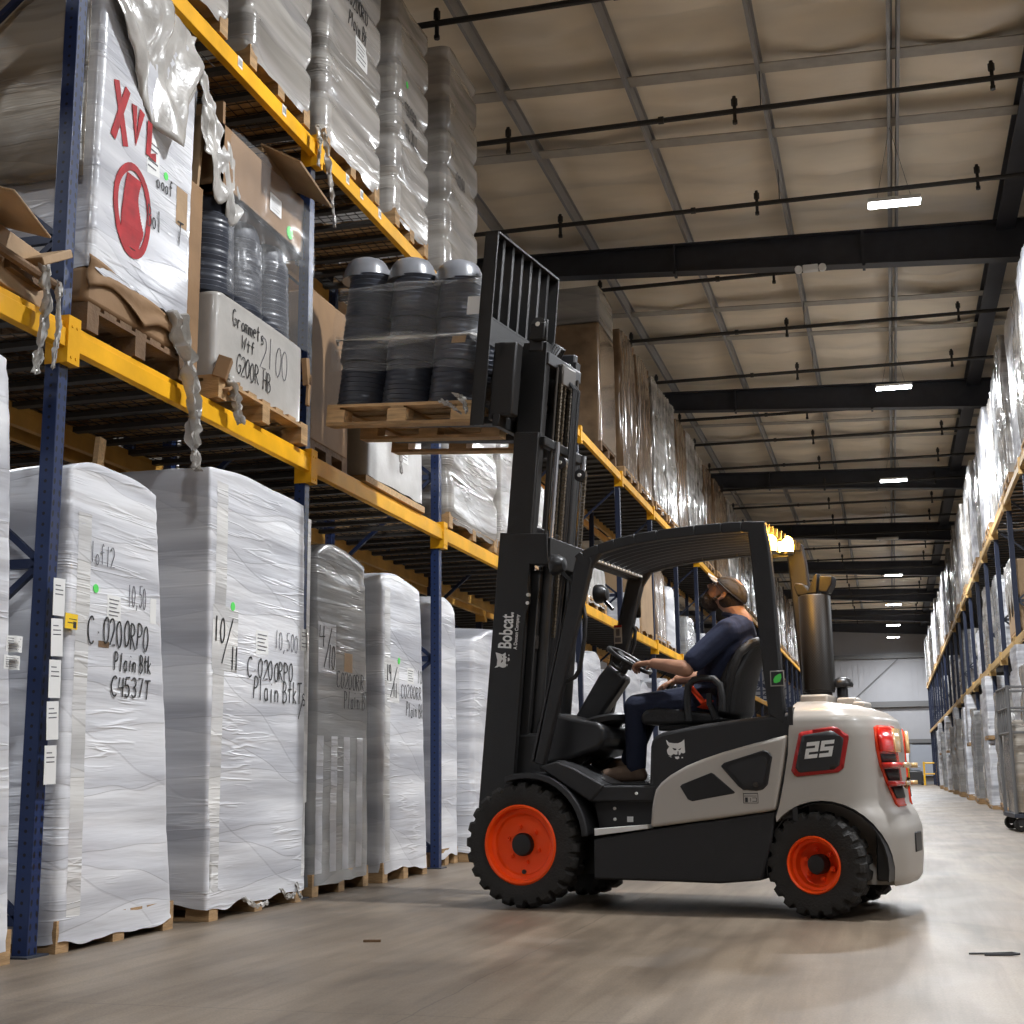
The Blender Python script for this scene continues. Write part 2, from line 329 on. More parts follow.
# ================================================================== the building
def floor_mat():
    m=bpy.data.materials.new('worn_concrete'); m.use_nodes=True; nt=m.node_tree; L=nt.links.new; b=nt.nodes['Principled BSDF']
    tc=nt.nodes.new('ShaderNodeTexCoord')
    def N(scale,detail,st,rot=0,dist=0):
        mp=nt.nodes.new('ShaderNodeMapping'); mp.inputs['Scale'].default_value=st; mp.inputs['Rotation'].default_value=(0,0,rot); L(tc.outputs['Object'],mp.inputs[0])
        n=nt.nodes.new('ShaderNodeTexNoise'); n.inputs['Scale'].default_value=scale; n.inputs['Detail'].default_value=detail; n.inputs['Distortion'].default_value=dist; L(mp.outputs[0],n.inputs[0]); return n.outputs[0]
    def ramp(x,p0,c0,p1,c1):
        r=nt.nodes.new('ShaderNodeValToRGB'); e=r.color_ramp.elements; e[0].position=p0; e[0].color=(*c0,1); e[1].position=p1; e[1].color=(*c1,1); L(x,r.inputs[0]); return r.outputs[0]
    def mul(a,c,f=1):
        x=nt.nodes.new('ShaderNodeMix'); x.data_type='RGBA'; x.blend_type='MULTIPLY'; x.inputs[0].default_value=f; L(a,x.inputs[6]); L(c,x.inputs[7]); return x.outputs[2]
    base=ramp(N(.55,6,(1,.5,1)),.3,(.160,.121,.084),.7,(.250,.199,.145))
    st=ramp(N(2.2,7,(1,.30,1),-.15,.8),.35,(.62,.60,.58),.62,(1.06,1.06,1.06))
    tr=ramp(N(1.1,6,(2.6,.16,1),-.10,.5),.36,(.80,.79,.78),.56,(1,1,1))
    sp=mul(ramp(N(110,3,(1,1,1)),.35,(.80,.80,.80),.62,(1.08,1.08,1.08)),ramp(N(9,8,(1.6,.09,1),.12,.4),.40,(.85,.84,.83),.55,(1.04,1.04,1.04)))
    c=mul(mul(mul(base,st),tr),sp)
    # saw-cut joints every 3.8 m
    sep=nt.nodes.new('ShaderNodeSeparateXYZ'); L(tc.outputs['Object'],sep.inputs[0])
    wob=math_node(nt,'MULTIPLY',math_node(nt,'SUBTRACT',N(3,4,(1,1,1)),.5),.05)
    def joint(ax,off,step):
        f=math_node(nt,'FRACT',math_node(nt,'MULTIPLY',math_node(nt,'ADD',math_node(nt,'ADD',ax,off),wob),1/step))
        return math_node(nt,'LESS_THAN',math_node(nt,'ABSOLUTE',math_node(nt,'SUBTRACT',f,.5)),.0009)
    j=math_node(nt,'MAXIMUM',joint(sep.outputs[0],3.45,3.8),joint(sep.outputs[1],1.35,3.8))
    # curved tyre scuffs
    vd=nt.nodes.new('ShaderNodeVectorMath'); vd.operation='DISTANCE'; L(tc.outputs['Object'],vd.inputs[0]); vd.inputs[1].default_value=(-1.6,5.6,0)
    rr=math_node(nt,'ADD',vd.outputs['Value'],math_node(nt,'MULTIPLY',wob,3))
    ring=math_node(nt,'MULTIPLY',math_node(nt,'LESS_THAN',math_node(nt,'ABSOLUTE',math_node(nt,'SUBTRACT',rr,2.25)),.07),.20)
    ring2=math_node(nt,'MULTIPLY',math_node(nt,'LESS_THAN',math_node(nt,'ABSOLUTE',math_node(nt,'SUBTRACT',rr,2.62)),.04),.22)
    k=math_node(nt,'SUBTRACT',1,math_node(nt,'MAXIMUM',math_node(nt,'MULTIPLY',j,.45),math_node(nt,'MULTIPLY',math_node(nt,'MAXIMUM',ring,ring2),N(1.2,3,(1,1,1)))))
    cc=nt.nodes.new('ShaderNodeCombineColor'); [L(k,cc.inputs[i]) for i in range(3)]
    L(mul(c,cc.outputs[0]),b.inputs['Base Color'])
    r=nt.nodes.new('ShaderNodeMapRange'); L(N(1.6,5,(1,.5,1)),r.inputs[0]); r.inputs[3].default_value=.34; r.inputs[4].default_value=.62; L(r.outputs[0],b.inputs['Roughness'])
    bp=nt.nodes.new('ShaderNodeBump'); bp.inputs['Strength'].default_value=.12; bp.inputs['Distance'].default_value=.01; L(N(14,6,(1,1,1)),bp.inputs['Height']); L(bp.outputs[0],b.inputs['Normal'])
    return m
M['floor']=floor_mat()
XL,XR,YN,YF=-12.,11.,-9.,76.
b=B(); b.bb(XL,XR,YN,YF,-.2,0); struct(b.done('floor','floor',smooth=False))
M['insul']=mat('roof_insulation_facing',(.80,.715,.575),.5,var=.16,vscale=1.3,stretch=(.35,1,1),bump=.35,bscale=3,coat=.15)
XPUR=[-11.3,-9.75,-8.2,-6.7,-5.2,-3.95,-2.48,-.98,.43,1.98,3.5,5.,6.5,8.,9.5]
# ceiling: insulation blanket sagging between the purlins, with cross-wise wrinkles
ZR=lambda x: 8.41-.037*(x-.4)     # top of the rafters: the roof falls gently to the right
rows=[]
ny=int((YF-YN)/.11)
xs=[XL+(XR-XL)*i/110 for i in range(111)]
for j in range(ny+1):
    y=YN+(YF-YN)*j/ny; row=[]
    for x in xs:
        d=min(abs(x-p) for p in XPUR); s=min(1,d/.75)
        w=noise.noise(Vector((x*.35,y*1.5,3.1)))*.17+noise.noise(Vector((x*.45,y*4.2,8)))*.07
        w+=.05*max(0,math.cos((y-1.3)*2*PI/1.37))**8
        row.append((x,y,ZR(x)+.26-.06*s+w*s**.5))
    rows.append(row)
b=B(); b.grid(rows); struct(b.done('ceiling','insul',normals=False,ang=60))
b=B(); b.bb(XL-.2,XL,YN,YF,0,9.2); struct(b.done('wall_left','wall',smooth=False))
b=B(); b.bb(XR,XR+.2,YN,YF,0,9.2); struct(b.done('wall_right','wall',smooth=False))
b=B(); b.bb(XL,XR,YN-.2,YN,0,9.2); struct(b.done('wall_near','wall',smooth=False))
# far wall: sheet with shallow ribs, girts
b=B(); b.bb(XL,XR,YF,YF+.2,0,9.2)
for i in range(76): b.bb(XL+i*.3,XL+i*.3+.05,YF-.03,YF,2.3,9.1)
wf=struct(b.done('wall_far','wall',smooth=False))
for z,h in ((6.75,.22),(4.2,.3),(2.25,.2)):
    b=B(); b.bb(XL,XR,YF-.22,YF-.04,z-h/2,z+h/2); o=struct(b.done('trim_1','girt',smooth=False))
b=B(); b.bar((-1.9,YF-.1,4.4),(.6,YF-.1,6.6),.05,.05); struct(b.done('trim_2','girt'))
# rafters (tapered I sections), purlins, straps
RY=[19.3+8.2*k for k in range(-3,7)]+[74.9]
for y in RY:
    b=B()
    lo=lambda x: 7.90-.066*(x-.4) if x<3 else 7.73
    P=[(XL,ZR(XL)-.02),(XR,ZR(XR)-.02),(XR,lo(XR)),(3,lo(3)),(XL,lo(XL))]
    b.prism(P,y-.008,y+.008,'y')
    b.prism([(XL,lo(XL)),(3,lo(3)),(XR,lo(XR)),(XR,lo(XR)-.02),(3,lo(3)-.02),(XL,lo(XL)-.02)],y-.11,y+.11)
    b.prism([(XL,ZR(XL)),(XR,ZR(XR)),(XR,ZR(XR)-.02),(XL,ZR(XL)-.02)],y-.11,y+.11)
    for x in (-9,-6,-2.7,.03,3,6):
        b.bb(x-.02,x+.02,y-.11,y+.11,lo(x)-.05,ZR(x)-.02)
    struct(b.done('roof_beam','rafter',smooth=False))
for x in XPUR:
    b=B(); z=ZR(x)
    if x==1.98:
        b.bb(x-.13,x+.13,YN,YF,z-.12,z-.10); b.bb(x-.01,x+.01,YN,YF,z-.10,z+.14); b.bb(x-.13,x+.13,YN,YF,z+.14,z+.16)
        struct(b.done('roof_girder','rafter',smooth=False)); continue
    b.bb(x-.004,x+.004,YN,YF,z,z+.2); b.bb(x-.035,x,YN,YF,z,z+.012); b.bb(x,x+.035,YN,YF,z+.188,z+.2); b.bb(x-.035,x-.03,YN,YF,z,z+.03)
    if x==.43: b.bb(x+.07,x+.078,YN,YF,z,z+.2); b.bb(x+.07,x+.105,YN,YF,z,z+.012)
    struct(b.done('roof_purlin','metal_roof',smooth=False))
for ry in RY:
    for dy in (3.27,4.92):
        ys=ry+dy
        if ys>74 or ys<0: continue
        b=B(); b.prism([(-8.2,ZR(-8.2)+.08),(3.5,ZR(3.5)+.08),(3.5,ZR(3.5)+.095),(-8.2,ZR(-8.2)+.095)],ys-.11,ys+.11); struct(b.done('roof_strap','strap',smooth=False))
# sprinkler lines
k=0; py=11.65
PIPES=[]
while py<71.5:
    PIPES.append(27.78 if abs(py-27.43)<.05 else py); py+=2.63
for k,y in enumerate(PIPES):
    t=thing('sprinkler_pipe','black sprinkler branch pipe running crosswise under the roof, line %s from the near end'%('one two three four five six seven eight nine ten eleven twelve thirteen fourteen fifteen sixteen seventeen eighteen nineteen twenty twenty-one twenty-two twenty-three'.split()[k]),'pipe',(0,y,8.03),group='sprinkler branch pipes')
    b=B(); b.cyl((-8,0,.04),(4.2,0,-.05),.032,8)
    for x in (-6.8,-2.1,3): b.cyl((x-.03,0,.0),(x+.03,0,0),.045,8)
    for x in (-5.2,-.98): b.cyl((x,0,0),(x,0,ZR(x)-8.03),.006,5)
    b.done('pipe','pipe',t)
    for x in (-6.53,-3.90,-1.27,1.46):
        b=B(); b.cyl((x,0,.17),(x,0,-.12),.022,6); b.cyl((x,0,-.12),(x,0,-.16),.03,6); b.cyl((x,0,.06),(x,0,.14),.036,6)
        b.done('sprinkler_head','pipe',t)
# ceiling lights
M['tube']=mat('lit_led_panel',(.9,.95,1),.5,emit=(.90,.95,1.0),estr=26)
NTH=['nearest','second nearest','third','fourth','fifth','sixth','seventh']
def lamp(x,y,lab,vis=True,power=420):
    if vis:
        t=thing('ceiling_light',lab,'ceiling light',(x,y,7.42),R(2.5),'linear ceiling lights over the aisle')
        b=B(); b.bb(-.31,.31,-.09,.09,.02,.07); b.done('housing','white_dec',t,bevel=.008)
        b=B(); b.bb(-.30,.30,-.075,.075,-.005,.02); b.done('led_panel','tube',t,bevel=.006)
        b=B(); b.cyl((-.2,0,.07),(.0,0,1.0),.0022,4); b.cyl((.2,0,.07),(.0,0,1.0),.0022,4); b.done('hanger_wire','pipe',t)
    l=bpy.data.lights.new('lamp','AREA'); l.shape='RECTANGLE'; l.size=.6; l.size_y=.15; l.energy=power; l.color=(.93,.96,1.0)
    try: l.spread=R(170)
    except Exception: pass
    o=bpy.data.objects.new('aisle_or_fill_light',l); COL.objects.link(o); o.location=(x,y,7.38)
VIS=[16.0,24.3,32.5,48.9,57.8,66.2,72.3]
for i,y in enumerate(VIS): lamp(.42,y,'bright white linear ceiling light over the aisle, %s of the lit row'%NTH[i])
lamp(.42,7.8,'bright white linear ceiling light over the near end of the aisle, above the forklift',power=470)
lamp(.42,-.4,'bright white linear ceiling light over the near end of the aisle, behind the viewpoint',power=190)
t=thing('ceiling_light','unlit linear ceiling light hanging between the third and fourth lit ones','ceiling light',(.25,41.0,7.42),R(2.5))
b=B(); b.bb(-.31,.31,-.09,.09,.0,.06); b.done('housing','white_dec',t,bevel=.008)
b=B(); b.cyl((-.2,0,.06),(.0,0,1.0),.0022,4); b.cyl((.2,0,.06),(.0,0,1.0),.0022,4); b.done('hanger','pipe',t)
t=thing('emergency_light','white twin-head emergency light under the nearest roof beam','emergency light',(-.72,19.18,7.86))
b=B(); b.bb(-.11,.11,-.05,.05,0,.10); b.done('housing','white_dec',t,bevel=.015)
for sx in (-.17,.17):
    b=B(); b.cyl((sx,-.07,.03),(sx,.04,.05),.055,14); b.done('lamp_head','white_dec',t,bevel=.01)
b=B(); b.bb(-.02,.02,0,.05,.09,.14); b.done('bracket','pipe',t)
# far dock end
b=B(); b.bb(.95,2.6,YF-.35,YF-.25,.45,2.05); b.bb(.95,1.05,YF-.37,YF-.25,0,2.1); struct(b.done('door_1','door_grey',smooth=False))
b=B(); b.bb(-.9,.75,YF-.3,YF-.26,.9,1.9); struct(b.done('window_1','white_dec',smooth=False))
b=B(); b.bb(-1.0,.85,YF-.34,YF-.3,1.85,2.0); b.bb(-1,.85,YF-.34,YF-.3,.82,.92); b.bb(.7,.85,YF-.34,YF-.3,.85,2.0); b.bb(-1,-.85,YF-.34,YF-.3,.85,2.0); struct(b.done('trim_3','white_dec',smooth=False))
def guard(x,lab):
    t=thing('safety_rail',lab,'railing',(x,YF-4,0))
    for px in (-.55,.05): b=B(); b.cyl((px,0,0),(px,0,1.15),.05,10); b.done('post','rail_yellow',t)
    for z in (.55,1.08): b=B(); b.cyl((-.55,0,z),(.05,0,z),.035,8); b.done('rail','rail_yellow',t)
guard(.68,'yellow tubular safety rail at the far end, left of the dark dock machine')
guard(2.05,'yellow tubular safety rail at the far end, right of the dark dock machine')
t=thing('dock_machine','dark low machine standing between the yellow rails at the far end','machine',(1.1,YF-2.5,0))
b=B(); b.bb(-.35,.35,-.4,.4,.06,.7); b.done('body','steel_mid',t,bevel=.05)
b=B(); b.bb(-.25,.25,-.2,.2,.7,.95); b.done('cover','door_grey',t,bevel=.04)
for sx in (-.3,.3):
    b=B(); b.cyl((sx-.05,-.3,.12),(sx+.05,-.3,.12),.12,14); b.done('wheel','rubber',t)
# ================================================================== pallet racks
POSTS=[2.57+2.81*k for k in range(0,27)]
def rack_run(name,label,xf,sg,ys,levels,htop,decks,depth=1.07,cards=False,front='yellow',back='yellow_old',blue='blue',brace='blue_plain'):
    """sg=+1: front faces +x.  xf = x of front face of the posts"""
    t=thing(name,label,'pallet rack',(xf,ys[0],0),0 if sg>0 else PI)
    ori=1 if sg>0 else -1
    Y=lambda y:(y-ys[0])*ori
    for k,y in enumerate(ys):
        for q,xx in enumerate((-.038,-depth+.038)):
            b=B(); b.bb(-.038,.038,-.038,.038,.006,htop)
            o=b.done('post',(blue if k<4 else 'blue_shaded') if q==0 else (brace if brace!='blue_plain' else (blue if k<4 else 'blue_shaded')),t,bevel=.004,loc=(xx,Y(y),0))  # posts past the near bays take the shade-darkened blue
            if k<8 and q==0:
                b=B(); b.bb(-.06,.07,-.08,.08,0,.008); b.done('foot_plate','dark_steel',o)
        b=B(); z=.15; fr=True; zz=[.15+i*.79 for i in range(int((htop-.2)/.79)+1)]
        for i in range(len(zz)-1):
            a=-.06 if i%2==0 else -depth+.06; c=-depth+.06 if i%2==0 else -.06
            b.bar((a,0,zz[i]),(c,0,zz[i+1]),.03,.03)
            if i%2==0: b.bar((-.06,0,zz[i]),(-depth+.06,0,zz[i]),.03,.045)
        b.done('bracing',brace if k<4 or brace!='blue_plain' else 'blue_shaded',t,loc=(0,Y(y),0))
    for k in range(len(ys)-1):
        y0,y1=sorted((Y(ys[k]),Y(ys[k+1])))
        for zt in levels:
            for q in (0,1):
                x0,x1=(-.012,.038) if q==0 else (-depth-.03,-depth+.015)
                b=B(); b.bb(x0,x1,y0+.038,y1-.038,zt-.125,zt-.035); b.bb(x0,x1-.012 if q==0 else x1,y0+.038,y1-.038,zt-.035,zt)
                o=b.done('beam',front if q==0 else back,t,bevel=.003)
                if q==0 and k<9:
                    for yy,sd in ((y0,1),(y1,-1)):
                        b=B()
                        b.bb(.001,.05,yy+.0*sd,yy+.05*sd,zt-.2,zt+.03)
                        b.bb(-.076,.001,yy+.038*sd,yy+.043*sd,zt-.2,zt+.03)
                        for zz in (zt-.17,zt-.02): b.cyl((.05,yy+.02*sd,zz),(.054,yy+.02*sd,zz),.008,6)
                        b.done('connector',front,o)
            if k<decks:
                b=B()
                for i in range(3):
                    yc=y0+(y1-y0)*(i+.5)/3
                    for s in (-.3,.0,.3): b.bb(-depth+.02,-.02,yc+s-.03,yc+s+.03,zt-.035,zt-.005)
                b.done('deck_support','decksup',t)
                b=B()
                n=int((y1-y0)/.075)
                if k<5:
                    for i in range(n): yy=y0+.05+(y1-y0-.1)*i/(n-1); b.bar((-depth+.0,yy,zt-.0),(-.0,yy,zt),.005,.005)
                    for i in range(14): xx=-depth+.03+i*(depth-.06)/13; b.bar((xx,y0+.05,zt+.004),(xx,y1-.05,zt+.004),.005,.005)
                    b.done('wire_deck','deck',t,smooth=False)
                else:
                    b.bb(-depth,-.01,y0+.05,y1-.05,zt-.004,zt); b.done('wire_deck','deck',t,smooth=False)
    return t
XLR=-3.65
rl=rack_run('pallet_rack','long pallet rack with punched navy posts and yellow beams left of the forklift',XLR,1,POSTS[:27],(2.87,5.12),5.16,26)
YRR=[16.58+2.82*k for k in range(0,21)]
rr_=rack_run('pallet_rack','pallet rack with blue posts and tan beams along the right side of the aisle',1.95,-1,YRR,(2.72,4.92),4.96,20,front='tan_beam',back='tan_beam',brace='dark_steel',blue='blue_shaded')
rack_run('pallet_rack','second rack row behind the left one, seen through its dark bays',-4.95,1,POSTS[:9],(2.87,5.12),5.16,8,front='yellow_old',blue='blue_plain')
# white card labels on the near left post
for k,z in enumerate((1.57,1.387,1.20,1.015,.82)):
    b=B(); b.bb(.0,.0016,-.045,.045,-.085,.085)
    if k in(0,4): pass
    o=b.done('card_label','paper',rl,loc=(.0405,POSTS[1]-POSTS[0]+.0,z)); o.rotation_euler=(R(2+k%2*2),0,0); o['label']='white card label'
    b=B()
    for j in range(3): b.bb(.0016,.0022,-.03,.03 if j else .01,.05-.02*j,.055-.02*j)
    b.done('print_line','ink_grey',o)
b=B(); b.bb(.0,.0016,-.05,.05,-.035,.035); o=b.done('warning_label','paper_y',rl,loc=(.045,POSTS[1]-POSTS[0]+.1,1.47)); o['label']='small yellow label'
b=B(); b.bb(.0016,.0022,-.02,.04,.008,.012); b.bb(.0016,.0022,-.03,.02,-.01,-.005); b.bb(.0016,.0022,.015,.04,-.03,.0); b.done('print_line','ink',o)
# beam stickers
for y,z in ((6.98,5.07),(7.62,5.07),(8.72,5.07),(9.0,5.07),(9.38,5.07)):
    b=B(); b.bb(0,.0015,-.03,.03,-.035,.035); o=b.done('beam_label','paper',rl,loc=(.0395,y-POSTS[0],z)); o['label']='white sticker'
    b=B(); [b.bb(.0015,.002,-.022+.011*i,-.017+.011*i,-.02,.02) for i in range(5)]; b.done('barcode','ink',o)
# ================================================================== pallet loads
def pallet_mesh(b,w,d,h=.14,x0=0):
    """x from x0-d..x0, y -w/2..w/2, base at z=0"""
    for i in range(3):
        yc=(-w/2+.05,0,w/2-.05)[i]
        b.bb(x0-d,x0,yc-.05,yc+.05,0,.018)
        for xx in (x0-d+.07,x0-d/2,x0-.07): b.bb(xx-.07,xx+.07,yc-.05,yc+.05,.018,h-.036)
    for xx in (x0-d+.05,x0-d/2,x0-.05): b.bb(xx-.05,xx+.05,-w/2,w/2,h-.036,h-.018)
    n=7
    for i in range(n):
        yy=-w/2+(w-.11)*i/(n-1); b.bb(x0-d,x0,yy,yy+.11,h-.018,h)
def wrap_mesh(w,d,h,seed=0,nz=46,npr=22,wr=.012,tier=0,vr=0,lean=0,top=.04,taper=.03,rc=.05,z0=.07,ragged=.035,sq=.0):
    rnd=random.Random(seed); S=seed*7.31
    pr=[]  # perimeter: (x,y,nx,ny,corner)
    def side(ax,ay,bx,by,nx,ny,n):
        for i in range(n):
            t=(i+.5)/n; c=abs(t-.5)*2
            pr.append((ax+(bx-ax)*t,ay+(by-ay)*t,nx,ny,c**6))
    def corner(cx,cy,a0):
        for i in range(5):
            a=R(a0+90*i/4); pr.append((cx+rc*math.cos(a),cy+rc*math.sin(a),math.cos(a),math.sin(a),1))
    nn=npr; mm=max(4,int(npr*.7))
    corner(-rc,-w/2+rc,-90); side(0,-w/2+rc,0,w/2-rc,1,0,nn)
    corner(-rc,w/2-rc,0); side(-rc,w/2,-d+rc,w/2,0,1,mm)
    corner(-d+rc,w/2-rc,90); side(-d,w/2-rc,-d,-w/2+rc,-1,0,mm)
    corner(-d+rc,-w/2+rc,180); side(-d+rc,-w/2,-rc,-w/2,0,-1,mm)
    b=B(); rows=[]
    topf=lambda x,y:(h-top*(.5+.5*noise.noise(Vector((x*2+S,y*2,1))))-top*.6*((abs(y)/(w/2))**3))
    for j in range(nz+1):
        v=j/nz; row=[]
        for i,(x,y,nx,ny,c) in enumerate(pr):
            zt=topf(x,y); zb=z0+ragged*noise.noise(Vector((x*5+S,y*5,4)))
            z=zb+(zt-zb)*v
            sx,sy=(x*1.0,y*1.0)
            f=noise.noise(Vector((sx*.7+S,sy*.7+z*.6,z*9)))
            g=noise.noise(Vector((sx*1.1+S,sy*1.1-z*.9,z*19+3)))
            q=noise.noise(Vector((sx*1.2+S,sy*1.2,z*1.7+9)))
            e=1+3.2*max(0,(v-.72)*3.6)**2+.8*max(0,(.12-v)*8)
            dsp=-wr*(abs(f)*.4+abs(g)*.2)*e-wr*.7*(q+.4)
            if tier: cc=c**.35; dsp+=-.038*(abs(math.cos(PI*(z-z0)/tier))**12)*cc*.8-.006*(abs(math.cos(PI*(z-z0)/tier))**12)+.016*cc
            if vr: dsp-=vr*(abs(noise.noise(Vector((sx*7+S,sy*7,z*.7))))+.6*abs(noise.noise(Vector((sx*15,sy*15+S,z*1.1)))))
            tp=1-taper*v-sq*max(0,v-.9)*2
            row.append(((x+d/2)*(1-(1-tp)*.3)-d/2+nx*dsp+0, (y*tp)+ny*dsp+lean*v, z))
        rows.append(row)
    last=rows[-1]
    for s,dz in ((.93,.008),(.7,.02),(.35,.025)):
        cx=-d/2;cy=lean
        rows.append([(cx+(p[0]-cx)*s,cy+(p[1]-cy)*s,p[2]+dz+.02*noise.noise(Vector((p[0]*s*4+S,p[1]*s*4,2)))) for p in last])
    b.grid(rows,closed=True)
    n=len(pr); b.bm.verts.ensure_lookup_table()
    b.bm.faces.new(b.bm.verts[-n:])
    return b
def load(x,y0,y1,z,h,label,cat='pallet load',m='film_white',d=1.15,seed=1,rz=0,group=None,pal='wood',sg=1,hi=True,palw=None,**kw):
    w=y1-y0
    t=thing('wrapped_pallet_load',label,cat,(x,(y0+y1)/2,z),(0 if sg>0 else PI)+rz,group)
    b=wrap_mesh(w,d,h,seed,nz=kw.pop('nz',60 if hi else 16),npr=kw.pop('npr',34 if hi else 8),**kw)
    b.done('stretch_wrap',m,t,ang=180 if hi else 60)
    b=B(); pallet_mesh(b,palw or w-.02,d-.02,x0=-.01); b.done('pallet',pal,t,smooth=False)
    return t
from mathutils.bvhtree import BVHTree
_bv={}
def surf(t):
    if t.name not in _bv:
        w=[c for c in t.children if c.name.startswith(('stretch_wrap','bin_body'))]
        _bv[t.name]=BVHTree.FromPolygons([v.co.copy() for v in w[0].data.vertices],[tuple(p.vertices) for p in w[0].data.polygons]) if w else None
    return _bv[t.name]
def lay_on(o,t,dx=0,dy=0,dz=0,lift=.0022):
    """press a flat label or ink stroke onto the wrapped surface"""
    bv=surf(t)
    if bv is None: return
    lo=min(v.co.x for v in o.data.vertices)
    for v in o.data.vertices:
        h=bv.ray_cast(Vector((.3,v.co.y+dy,v.co.z+dz)),Vector((-1,0,0)))
        if h[0] is not None: v.co.x=h[0].x-dx+lift+(v.co.x-lo)*.6
def note(t,y,z,w,h,m='paper',name='paper_label',x=.003,rx=0,lab=None):
    b=B(); rows=[[(0,-w/2+w*i/6,-h/2+h*j/6) for i in range(7)] for j in range(7)]
    rows=[[(px,py*math.cos(rx)-pz*math.sin(rx),pz*math.cos(rx)+py*math.sin(rx)) for px,py,pz in r_] for r_ in rows]
    b.grid(rows); o=b.done(name,m,t,loc=(0,y,z),normals=False)
    for p in o.data.polygons: pass
    if surf(t): lay_on(o,t,0,y,z,.0016)
    else: o.location.x=x
    if name in('paper_label','barcode_label') and w>.06:
        b=B()
        n=5
        for k in range(n): b.bb(0,.0006,-w*.38,w*(.38-.2*((k*7)%3)/2),h*(.32-.16*k)-h*.02,h*(.32-.16*k)+h*.02)
        q=b.done('print_line','ink_grey',o,smooth=False)
        if surf(t):
            lay_on(q,t,0,y,z,.0030)
    if lab: o['label']=lab
    return o
def dot(t,y,z,r=.022,x=.003):
    b=B(); b.cyl((0,0,0),(.002,0,0),r,14); o=b.done('sticker','green_dot',t,loc=(0,y,z)); o['label']='green round sticker'
    if surf(t): lay_on(o,t,0,y,z)
    else: o.location.x=x
def hand(t,lines,w=.011,m='ink',x=.005,seed=0):
    o=strokes(lines,(x,0,0),(0,1,0),(0,0,1),(1,0,0),w,'handwriting',m,t,seed); lay_on(o,t,lift=.0048); return o
def torn(t,name,P,w,m='film_clear',seed=0,loc=(0,0,0)):
    """crumpled hanging strip of film along points P"""
    b=B(); rows=[]; P=[Vector(p) for p in P]
    Q=[]
    for i in range(len(P)-1):
        for k in range(14): Q.append(P[i].lerp(P[i+1],k/14))
    Q.append(P[-1])
    for i,p in enumerate(Q):
        v=i/(len(Q)-1); ww=w*(.62-.30*v)*(1+.9*noise.noise(Vector((i*.22,seed,0))))
        row=[]
        for k in range(13):
            u=k/12-.5
            row.append((p.x+.30*ww*noise.noise(Vector((k*.8,i*.16,seed+5)))+ww*.30*math.sin(k*1.5+i*.10+seed), p.y+u*ww+.015*noise.noise(Vector((k*.7,i*.5,seed))), p.z+.03*noise.noise(Vector((k*.9,i*.2 if i<len(Q)-3 else 7,seed+9)))))
        rows.append(row)
    b.grid(rows); return b.done(name,m,t,solid=.0015,normals=False,ang=40,loc=loc)
def fit(tx,u0,v0,u1,v1):
    h=v1-v0; n=sum(.45 if c==' ' else .68 for c in tx); return (tx,u0,v0,h,(u1-u0)/(n*h))
def strip(t,y,z0,z1,w,m,name='corner_board',lab=None):
    b=B(); b.grid([[(0,-w/2+w*i/4,z0+(z1-z0)*j/50) for i in range(5)] for j in range(51)]); o=b.done(name,m,t,loc=(0,y,0),normals=False); lay_on(o,t,0,y,0,.0012)
    if lab: o['label']=lab
XF=-3.60
# ---- floor level, left rack, near bays
t=load(-3.60,3.95,5.18,0,2.6,'white wrapped pallet load cut off by the left edge of the photo',seed=2,lean=-.2)
note(t,.50,1.33,.10,.07); note(t,.49,1.25,.10,.06)
t=load(-3.59,5.47,6.52,0,2.30,'tall white wrapped pallet load with C4537 marking behind the card-labelled post',seed=3,wr=.014,taper=.22,lean=-.135,top=.10,d=1.15,nz=90,npr=46,palw=1.03,z0=.035,ragged=.05)
hand(t,[fit('C.0200RPO',-.36,1.39,.19,1.52),fit('Plain Btk',-.13,1.275,.23,1.365),fit('C4537T',-.15,1.15,.22,1.245)],.0085,seed=4)
hand(t,[fit('1of12',-.36,1.77,-.14,1.87),fit('10,50',-.02,1.60,.16,1.71)],.005,'ink_grey',seed=6)
dot(t,-.30,1.65,.022); note(t,-.14,1.575,.12,.12); note(t,-.22,1.39,.09,.03,'wood_dark','brown_label')
note(t,.235,1.60,.06,.13,name='barcode_label')
strip(t,-.40,.15,2.0,.11,'film_board')
# film tail at the foot
t=load(-3.56,6.79,8.09,0,2.50,'white wrapped pallet load marked 10/11 between the two nearest posts',seed=5,wr=.010,taper=.01,lean=-.11,top=.03,d=1.0,nz=90,npr=46,palw=1.2,rc=.025)
strip(t,-.59,.15,2.40,.13,'film_board'); strip(t,.60,.15,2.40,.05,'film_board')
note(t,-.52,1.52,.30,.36,'film_board','taped_sheet')
hand(t,[fit('10',-.66,1.50,-.53,1.64),fit('11',-.46,1.36,-.36,1.49)],.0115,seed=9)
b=B(); ribbon(b,[Vector((.004,-.44-.12*k/12,1.64-.26*k/12)) for k in range(13)],.010,Vector((1,0,0))); lay_on(b.done('handwriting','ink',t),t,lift=.0045)
hand(t,[fit('C.0200RPO',-.25,1.325,.40,1.44),fit('Plain BtkTs',-.16,1.20,.60,1.33)],.0095,seed=12)
b=B(); ribbon(b,[Vector((.004,.55-.07*k/8,1.25-.14*k/8)) for k in range(9)],.008,Vector((1,0,0))); lay_on(b.done('handwriting','ink',t),t,lift=.0045)
hand(t,[fit('10,500',.12,1.52,.46,1.63)],.0065,'ink_grey',seed=13)
dot(t,-.44,1.71,.026); note(t,-.05,1.54,.17,.14,rx=.06,lab='cream paper label'); note(t,.55,1.61,.08,.14,name='barcode_label')
